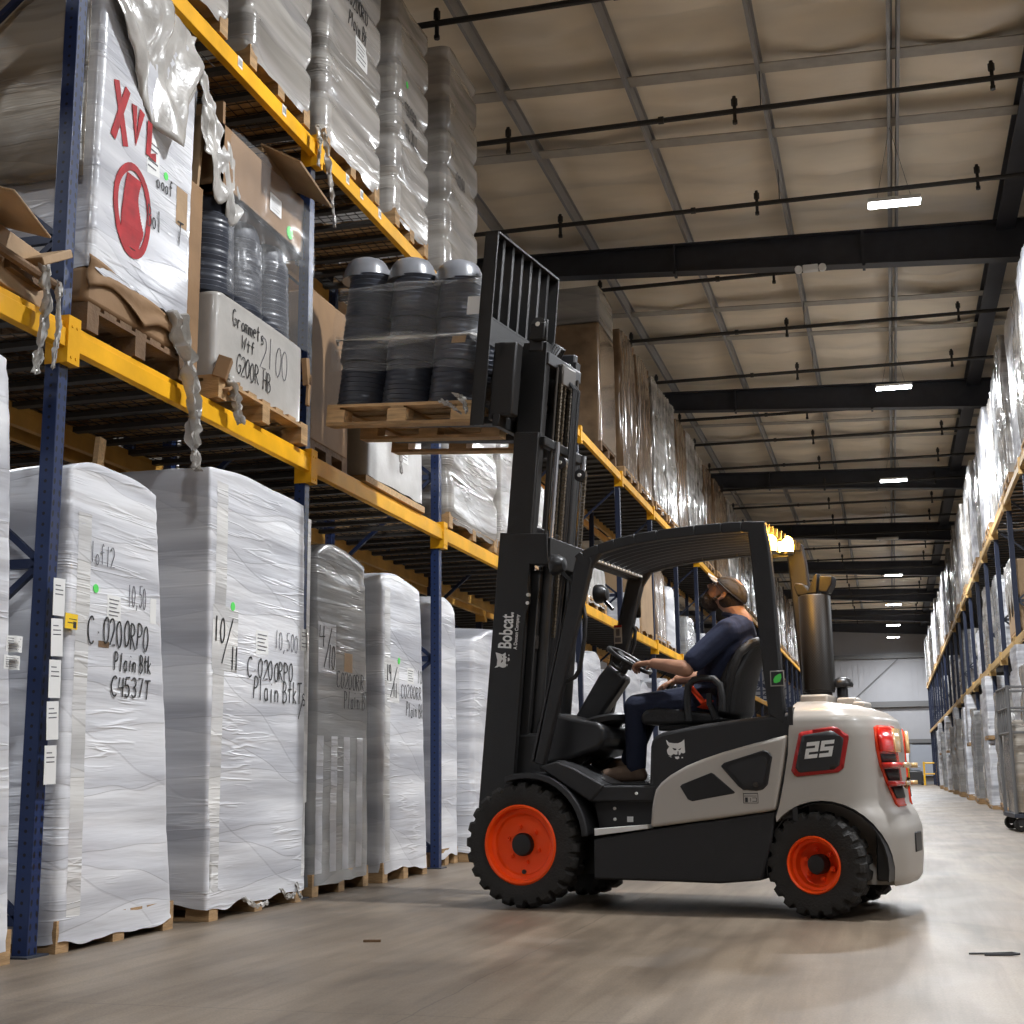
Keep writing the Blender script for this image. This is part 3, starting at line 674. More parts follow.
for k_,(a_,c_) in enumerate((((.01,-.25,.09),(.05,.0,.05)),((.01,.25,.10),(.04,.40,.06)),((.0,.5,.12),(.03,.52,.03)))): torn(t,'torn_film',[a_,tuple((p+q)/2+(.0 if i_<2 else -.03) for i_,(p,q) in enumerate(zip(a_,c_))),c_],.035,seed=3+k_)
t=load(-3.60,8.28,9.28,0,2.38,'grey film wrapped pallet load marked 4/10 right of the second post',m='film_grey',seed=7,wr=.016,taper=.05,top=.14,lean=-.03,d=1.1)
note(t,-.30,1.60,.30,.34,'film_rib','taped_sheet')
hand(t,[fit('4',-.45,1.60,-.33,1.74),fit('10',-.30,1.47,-.16,1.63)],.010,seed=19)
b=B(); ribbon(b,[Vector((.004,-.23-.13*k/12,1.74-.27*k/12)) for k in range(13)],.009,Vector((1,0,0))); lay_on(b.done('handwriting','ink',t),t,lift=.0045)
hand(t,[fit('C0200RR',-.14,1.35,.36,1.46),fit('Plain BT',-.0,1.22,.44,1.34)],.007,seed=21)
note(t,.08,1.53,.15,.13,'card_pale','brown_label')
for y_ in (-.40,-.16,.06,.30): strip(t,y_,.14,1.02,.11,'film_rib','pale_rib')
t=load(-3.56,9.44,10.44,0,2.30,'white wrapped pallet load marked 19/11 left of the third post',seed=8,wr=.012,taper=.07,top=.10,lean=-.10,d=1.1)
strip(t,-.42,.15,2.15,.12,'film_board')
note(t,-.30,1.45,.26,.32,'film_board','taped_sheet')
hand(t,[fit('19',-.45,1.45,-.34,1.57),fit('11',-.31,1.33,-.22,1.44)],.010,seed=29)
b=B(); ribbon(b,[Vector((.004,-.22-.15*k/12,1.56-.23*k/12)) for k in range(13)],.009,Vector((1,0,0))); lay_on(b.done('handwriting','ink',t),t,lift=.0045)
hand(t,[fit('C0200RR',-.14,1.34,.34,1.44),fit('10',.23,1.47,.36,1.57),fit('Plain Bk',-.02,1.20,.38,1.31)],.0065,seed=31)
dot(t,-.18,1.61,.026); note(t,.09,1.515,.15,.12)
t=load(-3.72,11.10,11.74,0,2.36,'white wrapped pallet load with a brownish folded top right of the third post',seed=9,wr=.018,taper=.06,top=.12,d=1.0)
t=load(-3.60,11.80,12.85,0,2.20,'white wrapped pallet load with sloping top beside the forklift mast',seed=10,wr=.014,taper=.09,top=.22,d=1.1)
ORD='first second third fourth fifth sixth seventh eighth ninth tenth eleventh twelfth'.split()
# floor loads seen past the mast and through the cab
proto=[load(XF,13.86,15.05,0,2.35,'x',seed=20,hi=False,nz=26,npr=14,top=.12),load(XF,15.2,16.4,0,2.25,'x',seed=21,hi=False,nz=26,npr=14,top=.2,taper=.08)]
lx=[13.92,15.25,16.72,18.02,19.52,20.82,22.35,23.65,25.15,26.45]
for k,y in enumerate(lx):
    t=proto[k%2] if k<2 else copy_tree(proto[k%2])
    t.location=(XF-.03*(k%3),y+.58,0)
    t['label']='white wrapped pallet load on the floor behind the forklift cab, %s from the mast'%ORD[k]; t['group']='floor loads behind the forklift'
# ---- beam level (2.87), left rack
ZL=2.88
t=thing('crushed_carton','crushed brown carton with trailing film at the left edge of the photo','box',(-3.62,4.75,ZL))
b=B(); b.box((-.25,0,.14),(.5,.9,.26),rz=.1); b.box((-.1,.38,.22),(.36,.25,.04),rx=.5); b.box((.0,-.1,.30),(.5,.5,.012),ry=.25,rz=.3); b.done('carton','card_pale',t,bevel=.01)
b=B(); b.box((-.02,.27,.11),(.05,.30,.05),rz=.1); b.cyl((.03,-.5,.16),(.05,.42,.10),.022,8); b.done('loose_board','wood_dark',t)
torn(t,'torn_film',[(.06,.30,.18),(.07,.33,.0),(.07,.30,-.22),(.07,.27,-.36)],.10,seed=11)
torn(t,'torn_film',[(.06,.42,.12),(.07,.43,-.10),(.07,.40,-.30)],.06,seed=12)
# red-marked load
t=load(-3.60,5.48,6.48,ZL,1.98,'shiny clear-wrapped white load with red spray-painted number on the beam level',m='film_white',seed=14,wr=.012,taper=.02,top=.05,d=1.25,nz=80,npr=44,z0=.30,ragged=.1,pal='wood_dark')
b=B(); b.bb(-1.2,-.02,-.5,.5,.14,.33); b.done('cardboard_skirt','card',t,bevel=.03)
b=B(); rows=[]
for j in range(9):
    v=j/8; rows.append([(-.008+.008*math.sin(k*.9+j)+.02*v*(k/14), -.50+1.0*k/14, .38-.17*v*(1.0-.5*abs(math.sin(k*.45)))-.09*k/14) for k in range(15)])
b.grid(rows); b.done('torn_cardboard','card',t,solid=.006,normals=False)
torn(t,'torn_film',[(.01,.30,.34),(.05,.38,.10),(.08,.42,-.12),(.09,.40,-.32),(.09,.44,-.50)],.20,seed=15)
# red paint: letters, ring and blob
for q_,it in enumerate((('X',-.36,1.06,.31,.78),('V',-.18,1.13,.19,.80),('L',-.03,1.12,.18,.95))): lay_on(strokes([it],(-.006,0,0),(0,1,0),(0,0,1),(1,0,0),.05,'spray_paint','red_paint',t,3),t,lift=.003+.001*q_)
b=B(); ribbon(b,[Vector((-.005,-.14+(.160+.006*math.sin(a*.5))*math.cos(a*PI/18),.75+.235*math.sin(a*PI/18))) for a in range(37)],.042,Vector((1,0,0)))
for z in range(0,26):
    v=z/25; wv=.85+.2*math.sin(v*9); ribbon(b,[Vector((-.006,-.245-.01*math.sin(v*4)+.03*v,.56+.36*v)),Vector((-.006,-.03-.06*abs(math.sin(v*3.3-.9)),.56+.36*v))],.03,Vector((1,0,0)))
lay_on(b.done('spray_paint','red_paint',t,smooth=False),t,lift=.003)
hand(t,[('ooof',.08,.98,.09,.7),('Bol',.0,.73,.12,.6),('T',.30,.75,.14,.8)],.007,'ink',x=-.002,seed=41)
note(t,.04,1.13,.13,.20,x=-.004,rx=.15); note(t,.36,.97,.12,.22,'card_pale','brown_label',x=-.004); dot(t,.18,1.08,.022,-.004)
b=B(); rows=[]
# loose clear film thrown over the top and hanging down the front
for j in range(26):
    v=j/25; row=[]
    for k in range(26):
        u=k/25; y=-.50+.92*u
        hang=(.55+.45*math.sin(u*PI)**.8)*(.35+.85*u if u<.75 else 1.0-(u-.75)*1.6)
        if v<.4: x=-1.1+1.12*(v/.4); z=2.00
        else: x=.03+.03*math.sin(u*9+v*7); z=1.99-(v-.4)/.6*.85*hang
        f=noise.noise(Vector((u*5,v*5,7)))*.05+noise.noise(Vector((u*13,v*6,3)))*.025
        row.append((x+f*(1 if v>.4 else .2),y+f*.5,z+(f if v<=.45 else 0)+.04*math.exp(-((v-.4)*9)**2)))
    rows.append(row)
b.grid(rows); b.done('loose_film_sheet','film_clear',t,solid=.004,normals=False,ang=80)
# brown side film flap seen left of the post
b=B(); rows=[]
for j in range(14):
    row=[]
    for k in range(18):
        u=k/17;v=j/13; f=noise.noise(Vector((u*4,v*4,17)))*.05+noise.noise(Vector((u*9,v*8,1)))*.03
        row.append((-1.15+1.1*u,-.528+f*.30,1.98-1.2*v+f*.4))
    rows.append(row)
b.grid(rows); b.done('brown_side_film','film_brown',t,solid=.004,normals=False,ang=80)
# leftover black panels and clear bag between the two loads
t=thing('bagged_panel_stack','dark panels with a cardboard edge and clear bag standing between the two near beam loads','packing material',(-3.66,6.62,ZL))
b=B(); b.box((-.35,-.04,1.55),(.6,.10,.62),rx=-.10); b.done('dark_panel','pot_top',t,bevel=.01)
b=B(); b.box((-.33,.05,1.35),(.6,.025,.75),rx=-.12); b.done('cardboard_edge','card_pale',t)
b=B(); b.bb(-.7,-.02,-.07,.09,.0,1.25); b.done('carton_stack','card',t,bevel=.01)
b=B(); rows=[]
for j in range(22):
    v=j/21; row=[]
    for k in range(26):
        u=k/25; ln=.30+.16*math.sin(u*PI)+.05*math.sin(u*17)
        f=noise.noise(Vector((u*6,v*3,61)))*.05+noise.noise(Vector((u*14,v*5,62)))*.025
        row.append((.03+f,-.06+.50*u,1.93-.46*u-ln*v+.01*math.sin(u*23)))
    rows.append(row)
b.grid(rows); b.done('clear_bag','film_clear',t,solid=.002,normals=False,ang=50)
# white bin with pots and cartons
t=thing('bulk_bin','white plastic bulk bin on a pallet with black marker writing','bin',(-3.60,7.38,ZL))
b=wrap_mesh(1.22,1.15,.66,31,nz=24,npr=24,wr=.006,taper=.0,top=.01,rc=.06,z0=.13,ragged=.01); b.done('bin_body','white_box',t,ang=180)
b=B(); pallet_mesh(b,1.24,1.2,x0=.03); b.done('pallet','wood',t,smooth=False)
hand(t,[fit('Grommets',-.42,.50,.0,.60),fit('Wtf',-.30,.39,-.12,.47),fit('G200R HB',-.36,.22,.12,.34)],.0075,seed=51)
hand(t,[fit('2100',-.06,.36,.36,.56)],.006,'ink_grey',seed=52)
torn(t,'torn_film',[(.02,-.50,.16),(.06,-.46,.02),(.06,-.40,-.1)],.16,seed=31)
for c_,d_,k_ in (((.03,-.58,.18),(.08,.08,.13),dict(rz=.4,ry=.3)),((.02,-.50,.09),(.10,.16,.02),dict(rx=.5)),((.02,.60,.5),(.04,.05,.18),dict(rx=.2)),((.03,.62,.38),(.02,.035,.22),dict(rx=-.1))):
    b=B(); b.box(c_,d_,**k_); b.done('torn_cardboard','card',t,bevel=.004)
def pot_stack(tiers,r,h,n=30,seed=0,parent=None,name='pot_tier',top=True):
    """nested nursery pots, mouths down, rims making fine rings"""
    rnd=random.Random(seed); z=0; out=[]
    for k in range(tiers):
        hh=h/tiers; prof=[]; m=int(hh/.016)
        for i in range(m):
            zz=hh*i/m; tt=zz/hh
            rr=r*(1-.07*tt)+.004*(i%2)+rnd.uniform(-.0015,.0015)
            prof+=[(rr,zz),(rr+.002,zz+hh/m*.55)]
        if k==tiers-1 and top: prof+=[(r*.90,hh),(r*.86,hh+.05),(r*.76,hh+.10),(r*.70,hh+.108),(0.0,hh+.105)]
        else: prof+=[(r*.90,hh),(r*.80,hh+.004),(0,hh+.004)]
        b=B(); b.lathe(prof,n,Matrix.Translation((rnd.uniform(-.006,.006),rnd.uniform(-.006,.006),z)))
        o=b.done(name,'pot',parent,ang=50); out.append(o); z+=hh
    return out
LOCN=['front left','front middle','front right','rear left','rear middle','rear right']
for k,(dx,dy) in enumerate([(-.22,-.40),(-.22,0),(-.22,.40),(-.66,-.40),(-.66,0),(-.66,.40)]):
    t=thing('pot_stack','stack of dark nested nursery pots in the white bin, %s'%LOCN[k],'stack of pots',(-3.60+dx,7.38+dy,ZL+.685),group='pot stacks in the white bin')
    pot_stack(1,.185,.50,26,k,t,top=True)
t=thing('open_carton','open brown carton with flaps bent out on top of the pots, behind film','box',(-3.60,7.42,ZL+1.14))
b=B(); b.bb(-.95,-.03,-.60,.58,.16,.20); b.bb(-.06,-.03,-.60,.58,.16,.58); b.bb(-.95,-.03,-.60,-.57,.16,.72); b.bb(-.95,-.03,.55,.58,.16,.5); b.bb(-.95,-.92,-.6,.58,.16,.6)
b.done('carton_body','card',t)
b=B(); b.box((.05,.30,.62),(.30,.72,.012),ry=.5,rz=.12); b.box((-.2,.35,.66),(.3,.5,.012),ry=-.4); b.done('carton_flap','card_pale',t)
note(t,.14,.36,.17,.12,x=-.025); b=B(); b.cyl((-.028,.36,.26),(-.024,.36,.26),.045,14); b.done('sticker','green_dot',t)
b=B(); rows=[]
for j in range(12):
    row=[]
    for k in range(22):
        u=k/21; v=j/11; f=noise.noise(Vector((u*7,v*4,27)))*.03
        row.append((.045+f,-.62+1.22*u,.52-1.02*v+.03*math.sin(u*6)))
    rows.append(row)
b.grid(rows); b.done('cling_film','film_sheer',t,normals=False,ang=80)
# strip hanging from the beam by the post
t=thing('film_strip','torn film tied round the upper yellow beam at the second post','film strip',(-3.60,8.15,5.0))
torn(t,'hanging_film',[(.06,-.02,.14),(.07,.04,-.1),(.07,.10,-.3),(.07,.16,-.48)],.09,seed=41)
torn(t,'hanging_film',[(.06,-.14,.14),(.08,-.14,0),(.07,-.15,-.16)],.07,seed=42)
# bay behind the lifted load
t=thing('carton_load','tall brown carton load right of the second post at beam height','box',(-3.70,8.66,ZL))
b=B(); b.bb(-.98,0,-.33,.35,.14,1.22); b.done('carton','card',t,bevel=.012)
b=B(); pallet_mesh(b,.68,.98); b.done('pallet','wood_dark',t,smooth=False)
t=thing('bulk_bin','low white bin under the lifted pallet, torn film on its front','bin',(-3.60,9.78,ZL))
b=wrap_mesh(1.30,1.1,.62,33,nz=20,npr=22,wr=.008,taper=.02,top=.03,rc=.06,z0=.06,ragged=.02); b.done('bin_body','white_box',t,ang=180)
note(t,.18,.40,.17,.16); torn(t,'torn_film',[(.02,-.05,.58),(.03,.0,.35),(.03,.02,.2)],.08,seed=51)
b=B(); b.bb(-1.05,0,-.66,.66,0,.05); b.done('base_board','wood_pale',t)
load(XF,11.12,12.66,ZL,1.9,'pale wrapped load with shiny corner fold left of the mast at beam height',m='film_top',seed=16,tier=.45,d=1.1,rc=.08)
load(XF,12.74,13.6,ZL,1.9,'silver wrapped load directly behind the mast at beam height',m='film_top',seed=17,hi=False,nz=20,npr=10)
# through the cab at beam height
sp=[(13.95,15.3,'film_top',1.15,'silver plastic wrapped load seen between mast and roof front'),(15.4,16.5,'film_clear',.75,'low bagged load seen just behind the mast'),
(17.0,18.3,'film_clear',.7,'bagged load on a pallet seen through the cab front'),(19.7,20.9,'film_white',.62,'low white load seen through the cab front'),
(20.98,22.15,'card_pale',1.28,'tall brown carton load seen above the steering wheel'),(22.4,23.55,'card_film',1.35,'brown carton load with film strip right of the tall carton load'),
(23.65,24.6,'film_white',1.2,'white-topped load right of the brown carton loads'),(26.0,27.2,'film_grey',.9,'grey load seen in front of the driver'),(28.3,29.5,'film_white',.8,'small white load seen behind the driver face')]
for k,(y0,y1,m,h,lab) in enumerate(sp):
    load(XF-.05,y0,y1,ZL,h,lab,m=m,seed=60+k,hi=False,nz=24,npr=14,top=.1,wr=.015 if 'card' not in m else .002,vr=.04 if m in('film_top','film_clear','card_film') else 0)
# ---- upper level (5.12), left rack
ZU=5.13
kw=dict(m='film_top',tier=.36,rc=.075,wr=.010,top=.06,taper=.02,d=1.12,nz=70,npr=34)
load(XF,5.55,6.82,ZU,2.3,'white wrapped load at the very top left, mostly cut off by the frame',seed=18,**kw)
t=load(XF,7.10,8.04,ZU,2.4,'grey shiny wrapped load on the top beams left of the second post',seed=19,**{**kw,'m':'film_top'})
t=load(XF,8.28,9.38,ZU,2.45,'wrapped load with bulging segmented corner and black writing on the top beams',seed=22,**kw)
hand(t,[('C0200RO',-.2,1.35,.13,.7),('Plain Bt',-.15,1.18,.12,.6)],.009,x=-.006,seed=61); note(t,.12,1.06,.22,.22,x=-.006)
t=load(XF,9.72,10.56,ZU,2.10,'wrapped load with green sticker second left of the fork backrest',seed=23,**kw)
hand(t,[('C0200R',-.22,1.05,.13,.6),('C45 30 T',-.22,.85,.12,.5)],.008,x=-.006,seed=62); dot(t,-.18,1.33,.03,-.006)
t=load(XF,11.06,12.04,ZU,2.38,'wrapped load just left of the fork backrest on the top beams',seed=24,**kw)
hand(t,[('C0200',-.2,1.05,.13,.6)],.008,x=-.006,seed=63)
t=thing('wrapped_pallet_load','brown carton load with grey film cap right of the mast on the top beams','pallet load',(XF,18.45,ZU))
b=wrap_mesh(1.12,1.15,1.85,71,nz=24,npr=16,wr=.004,taper=.0,top=.01,rc=.05,z0=.13,ragged=0); b.done('carton','card_film',t,ang=180)
b=wrap_mesh(1.06,1.1,2.42,72,nz=10,npr=12,wr=.006,taper=.0,top=.03,rc=.05,z0=1.86,ragged=0); b.done('film_cap','film_grey',t,ang=180)
b=B(); pallet_mesh(b,1.1,1.13,x0=-.01); b.done('pallet','wood_dark',t,smooth=False)
pro=[load(XF,19.9,21.14,ZU,2.38,'x',m='film_top',seed=80,hi=False,nz=34,npr=26,tier=.8,rc=.06,taper=.0,top=.05,vr=.06),
     load(XF,19.9,21.14,ZU,2.34,'x',m='card_film',seed=81,hi=False,nz=30,npr=26,rc=.05,taper=.0,top=.04,vr=.05),
     load(XF,19.9,21.14,ZU,2.42,'x',m='film_top',seed=82,hi=False,nz=30,npr=26,rc=.06,taper=.01,top=.04,vr=.07)]
k=0
rnd=random.Random(5)
for bay in range(6,26):
    for q in (0,1):
        y=POSTS[bay]+.14+q*1.34
        if y<19.4: continue
        i=[1,1,0,2,1,2,0,1][k%8]
        t=pro[i] if (pro[i]['label']=='x') else copy_tree(pro[i])
        t.location=(XF+rnd.uniform(-.03,.03),y+.63,ZU)
        near=k<8
        t['label']=('film wrapped load on the top left beams behind the brown carton load, %s after it'%ORD[k]) if near else 'film wrapped load far along the top beams of the left rack'
        t['group']='loads along the top of the left rack' if near else 'far loads along the top of the left rack'
        k+=1
# ---- right rack
XRF=1.90
prr=[load(XRF,0,1.12,0,2.25,'x',m='film_white',seed=90,hi=False,nz=24,npr=24,vr=.06,sg=-1,taper=.0,top=.05),
     load(XRF,0,1.12,0,2.2,'x',m='film_top',seed=91,hi=False,nz=24,npr=24,vr=.06,sg=-1,tier=.9,taper=.01,top=.06),
     load(XRF,0,1.12,0,2.3,'x',m='film_grey',seed=92,hi=False,nz=24,npr=24,vr=.06,sg=-1,taper=.01,top=.05)]
used=[0,0,0]
def place(i,x,y,z,label,group,sc=1):
    t=prr[i] if not used[i] else copy_tree(prr[i]); used[i]=1
    t.location=(x,y,z); t['label']=label
    if group: t['group']=group
    elif 'group' in t: del t['group']
    t.scale=(1,1,sc); return t
k=0
for bay in range(0,20):
    for q in (0,1):
        y=YRR[bay]+.72+q*1.36
        lab='tall white wrapped load on the top right beams, %s from the right edge'%ORD[k] if k<8 else 'tall wrapped load far along the top beams of the right rack'
        place([0,1,0,1,2,1,0][k%7],XRF+.03*(k%3),y,4.93,lab,'loads on top of the right rack' if k<8 else 'far loads on top of the right rack',1+.03*((k*5)%4-1)); k+=1
k=0
for bay in range(1,14):
    for q in (0,1):
        y=YRR[bay]+.72+q*1.36
        if bay in (2,) or (bay*2+q)%5 in (0,3): continue
        i=[1,0,2,1,0][k%5]; lab='wrapped load on the middle beams of the right rack, %s from the edge'%ORD[k] if k<6 else 'small wrapped load far along the middle beams of the right rack'
        place(i,XRF+.12,y,2.73,lab,'loads on the middle right beams' if k<6 else 'far loads on the middle right beams',.50+.1*(k%4)); k+=1
for q,(yy,lab) in enumerate(((22.95,'large brown carton draped with clear film on the middle right beams'),)):
    t=thing('carton_load',lab,'box',(1.98,yy,2.73),PI)
    b=B(); b.bb(-1.0,0,-.62,.62,.14,1.25); b.done('carton','card_pale',t,bevel=.012)
    b=B(); pallet_mesh(b,1.2,1.0); b.done('pallet','wood',t,smooth=False)
    b=B(); rows=[[(.015+.03*noise.noise(Vector((k*.5,j*.6,0))),-.66+1.3*k/16 if j>1 else -.6+1.2*k/16,1.27-.9*(j/10)*(.4+.6*abs(math.sin(k*.5)))) for k in range(17)] for j in range(11)]
    b.grid(rows); b.done('draped_film','film_clear',t,solid=.004,normals=False)
k=0
for bay in range(0,15):
    for q in (0,1):
        y=YRR[bay]+.72+q*1.36
        if y<20: continue
        lab='wrapped load on the floor under the right rack, %s beyond the wheeled cart'%ORD[k] if k<6 else 'wrapped load far along the floor of the right rack'
        place([1,0,0,1,2][k%5],XRF-.12+.06*(k%3),y,0,lab,'floor loads of the right rack' if k<6 else 'far floor loads of the right rack',[1.0,.55,1.03,.95,.9][k%5])
        if k%5==1: place(0,XRF-.1,y,1.32,'white wrapped half-height load stacked on another under the right rack' if k==1 else 'wrapped half-height load stacked far along the right rack','stacked half-height loads' if k>1 else None,.55)
        k+=1
# wheeled cart at the right edge
t=thing('wheeled_cart','wheeled cart with grey tubular frame and film covered goods at the right edge','cart',(1.70,18.55,0),R(3))
b=B()
for x in (-.3,.35):
    for y in (-.5,.5): b.cyl((x,y,.2),(x,y,1.78),.022,8)
for z in (1.2,1.5,1.76): b.tube([(-.3,-.5,z),(.35,-.5,z),(.35,.5,z),(-.3,.5,z)],.018,6,closed=True)
for y in (-.3,-.1,.1,.3): b.cyl((-.3,y,1.2),(-.3,y,1.76),.012,6)
b.done('frame','girt',t)
b=B(); b.bb(-.33,.38,-.53,.53,.17,.22); b.done('platform','dark_steel',t)
b=wrap_mesh(.98,.64,1.25,95,nz=22,npr=12,z0=.1,wr=.03,top=.1,taper=.1,rc=.1); o=b.done('covered_goods','film_brown',t,ang=180,loc=(.34,0,.12))
for x in (-.25,.3):
    for y in (-.45,.45):
        b=B(); b.lathe([(.03,-.022),(.075,-.022),(.085,-.01),(.085,.01),(.075,.022),(.03,.022)],16,Matrix.Translation((x,y,.086))@Matrix.Rotation(PI/2,4,'X'),close=True); w=b.done('caster_wheel','rubber',t)
        b=B(); b.bb(x-.03,x+.03,y-.035,y-.028,.07,.18); b.bb(x-.03,x+.03,y+.028,y+.035,.07,.18); b.done('fork','steel_mid',w)
# loads in the second row, seen through the dark bays
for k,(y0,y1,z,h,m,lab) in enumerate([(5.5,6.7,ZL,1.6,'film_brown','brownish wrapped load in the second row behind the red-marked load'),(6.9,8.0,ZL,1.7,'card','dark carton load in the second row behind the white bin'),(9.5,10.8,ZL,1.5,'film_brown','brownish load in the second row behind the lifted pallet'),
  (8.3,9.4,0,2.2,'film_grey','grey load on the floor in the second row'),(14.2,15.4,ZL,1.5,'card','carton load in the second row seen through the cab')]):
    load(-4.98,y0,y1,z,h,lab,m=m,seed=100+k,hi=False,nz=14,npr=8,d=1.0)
# litter on the floor
t=thing('strap_offcut','small dark bent strap lying on the floor at the lower right','litter',(.38,6.22,0))
b=B(); b.tube([(-.12,.0,.004),(-.03,.01,.006),(.05,.0,.012),(.08,-.02,.01)],.004,6); b.tube([(-.06,-.03,.004),(.05,-.02,.006),(.08,-.02,.01)],.005,6); b.done('strap','ink',t)
t=thing('wood_splinter','small dark wood splinter lying on the floor left of the front wheel','litter',(-2.38,6.17,0),R(15))
b=B(); b.bb(-.04,.04,-.012,.012,0,.01); b.done('splinter','wood_dark',t)

t=thing('wood_slat','short pale wood slat standing on top of the nearest tall white load','board',(-3.95,6.18,2.33))
b=B(); b.box((0,0,.10),(.03,.06,.20),rx=-.12); b.done('slat','wood_pale',t)
# ================================================================== forklift truck
# local frame: x forward, y left (the side we see), z up; origin on the floor below the rear axle
FL=thing('forklift','light grey and black counterbalance forklift with orange wheels lifting a pallet','forklift',(-.3256,8.069,0),R(170))
def fp(b,name,m,parent=None,**k): return b.done(name,m,parent or FL,**k)
# ---- wheels
def tyre(c,r,w,rr,lugs,parent,rz=0,depth=.018):
    mx=Matrix.Translation(c)@Matrix.Rotation(rz,4,'Z')
    n=lugs*8; prof=[(rr,-.42),(rr+.012,-.46),(r*.80,-.5),(r*.93,-.485),(r*.985,-.40),(r,-.28),(r,-.03),(r,.03),(r,.28),(r*.985,.40),(r*.93,.485),(r*.80,.5),(rr+.012,.46),(rr,.42)]
    rows=[]
    for i in range(n):
        a=2*PI*i/n; row=[]
        ph=(i%8)/8; ph2=((i+4)%8)/8
        for k,(q,h) in enumerate(prof):
            g=0
            if 3<=k<=5 and ph<.34: g=depth*(1.3 if k<5 else 1)
            if 8<=k<=10 and ph2<.34: g=depth*(1.3 if k>8 else 1)
            if k in(6,7) : g=depth*.5
            q2=q-g
            row.append(mx@Vector((q2*math.cos(a),h*w,q2*math.sin(a))))
        rows.append(row)
    rows.append(rows[0])
    b=B(); b.grid([list(r_) for r_ in rows]); bmesh.ops.remove_doubles(b.bm,verts=b.bm.verts[:],dist=1e-5)
    return b.done('tyre','rubber',parent,ang=28), mx
def wheel(x,y,r,w,rim,side,rz=0,deep=.05,front=True,lab=None):
    t=bpy.data.objects.new('wheel',None); COL.objects.link(t); t.parent=FL; t.location=(x,y,r-.002); t.rotation_euler=(0,0,rz+(0 if side>0 else PI))
    tyre((0,0,0),r,w,rim-.004,24 if front else 20,t)
    my=Matrix.Rotation(-PI/2,4,'X')   # local z -> +y (outside)
    b=B(); o=w*.44
    b.lathe([(rim*1.0,o-.02),(rim*1.03,o+.004),(rim*.985,o+.012),(rim*.93,o+.006),(rim*.90,o-.03),(rim*.80,o-.035-.0*deep),(rim*.76,o-deep),(rim*.72,o-deep-.004),(rim*.34,o-deep-(0 if front else .02)),(0,o-deep)],48,my,cap0=False)
    if not front: pass
    rimo=b.done('rim','orange',t,ang=30)
    b=B(); hr=.066 if front else .052; hz=o-deep+(.035 if front else .055)
    b.lathe([(hr,o-deep-.03),(hr,hz-.012),(hr*.88,hz),(hr*.5,hz+.004),(0,hz+.004)],24,my); b.done('hub','steel_black',t)
    nb=6; b=B()
    rb=.100 if front else .078
    for i in range(nb):
        a=2*PI*(i+.3)/nb; p=Vector((rb*math.cos(a),0,rb*math.sin(a)))
        b.cyl(p+Vector((0,o-deep-.005,0)),p+Vector((0,o-deep+.012,0)),.014,6); b.cyl(p+Vector((0,o-deep,0)),p+Vector((0,o-deep+.022,0)),.007,8)
    b.done('wheel_nut','orange',t)
    if front:
        b=B(); p=Vector((0,0,-.155)); b.cyl(p+Vector((0,o-deep-.01,0)),p+Vector((0,o-deep+.004,0)),.013,10); b.done('valve_hole','ink',t)
    return t
wheel(1.715,.455,.358,.21,.222,1); wheel(1.70,-.455,.352,.21,.222,-1)
wheel(.0,.47,.275,.17,.146,1,R(-9),deep=.085,front=False); wheel(.0,-.47,.275,.17,.146,-1,R(-9),deep=.085,front=False)
# ---- chassis, skirts, steps
b=B(); b.prism([(1.265,.392),(.926,.447),(.207,.549),(.235,.40),(.3,.187),(.34,.182),(.533,.165),(1.269,.172)],-.53,.53); fp(b,'frame_skirt','body_black',bevel=.012)
b=B(); b.bb(-.10,1.3,-.25,.25,.2,.58); b.bb(1.2,1.85,-.27,.27,.18,.62); fp(b,'chassis','steel_black',bevel=.01)
b=B(); b.bb(1.66,1.86,-.34,.34,.50,1.0); fp(b,'front_bulkhead','steel_black',bevel=.02)
b=B(); b.bb(-.05,.05,-.40,.40,.22,.33); fp(b,'rear_axle','steel_black',bevel=.01)
b=B(); b.bb(1.62,1.80,-.36,.36,.26,.44); fp(b,'front_axle','steel_black',bevel=.01)
b=B(); b.prism([(1.255,.41),(.93,.452),(.93,.475),(1.255,.45)],-.50,.538); fp(b,'step_tread','white_dec',bevel=.003)
b=B(); b.prism([(1.40,.76),(1.201,.689),(.886,.688),(.894,.60),(1.29,.60),(1.446,.70)],-.52,.52)
b.prism([(.894,.62),(.926,.44),(1.263,.448),(1.29,.60)],-.45,.45); b.prism([(1.489,.829),(1.38,.79),(1.19,.689),(1.28,.60),(1.43,.69),(1.60,.80)],.30,.53); b.prism([(1.489,.829),(1.38,.79),(1.19,.689),(1.28,.60),(1.43,.69),(1.60,.80)],-.53,-.30)
fp(b,'step_frame','body_black',bevel=.01)
b=B()
b.prism([(1.485,.835),(1.195,.694),(1.205,.690),(1.495,.829)],.40,.515); fp(b,'floor_edge_trim','steel_mid',bevel=.003)
b=B(); b.prism([(.90,.690),(1.21,.690),(1.45,.80),(1.44,.81),(1.2,.70),(.9,.70)],-.42,.40); fp(b,'floor_mat','plastic')
for p in ((1.16,.50),(1.16,.56),(1.0,.645)):
    b=B(); yy=.452 if p[1]<.6 else .52; b.cyl((p[0],yy-.004,p[1]),(p[0],yy+.006,p[1]),.009,8); fp(b,'frame_bolt','white_dec')
b=B(); b.bb(1.05,1.085,.45,.456,.485,.515); fp(b,'small_sticker','white_dec')
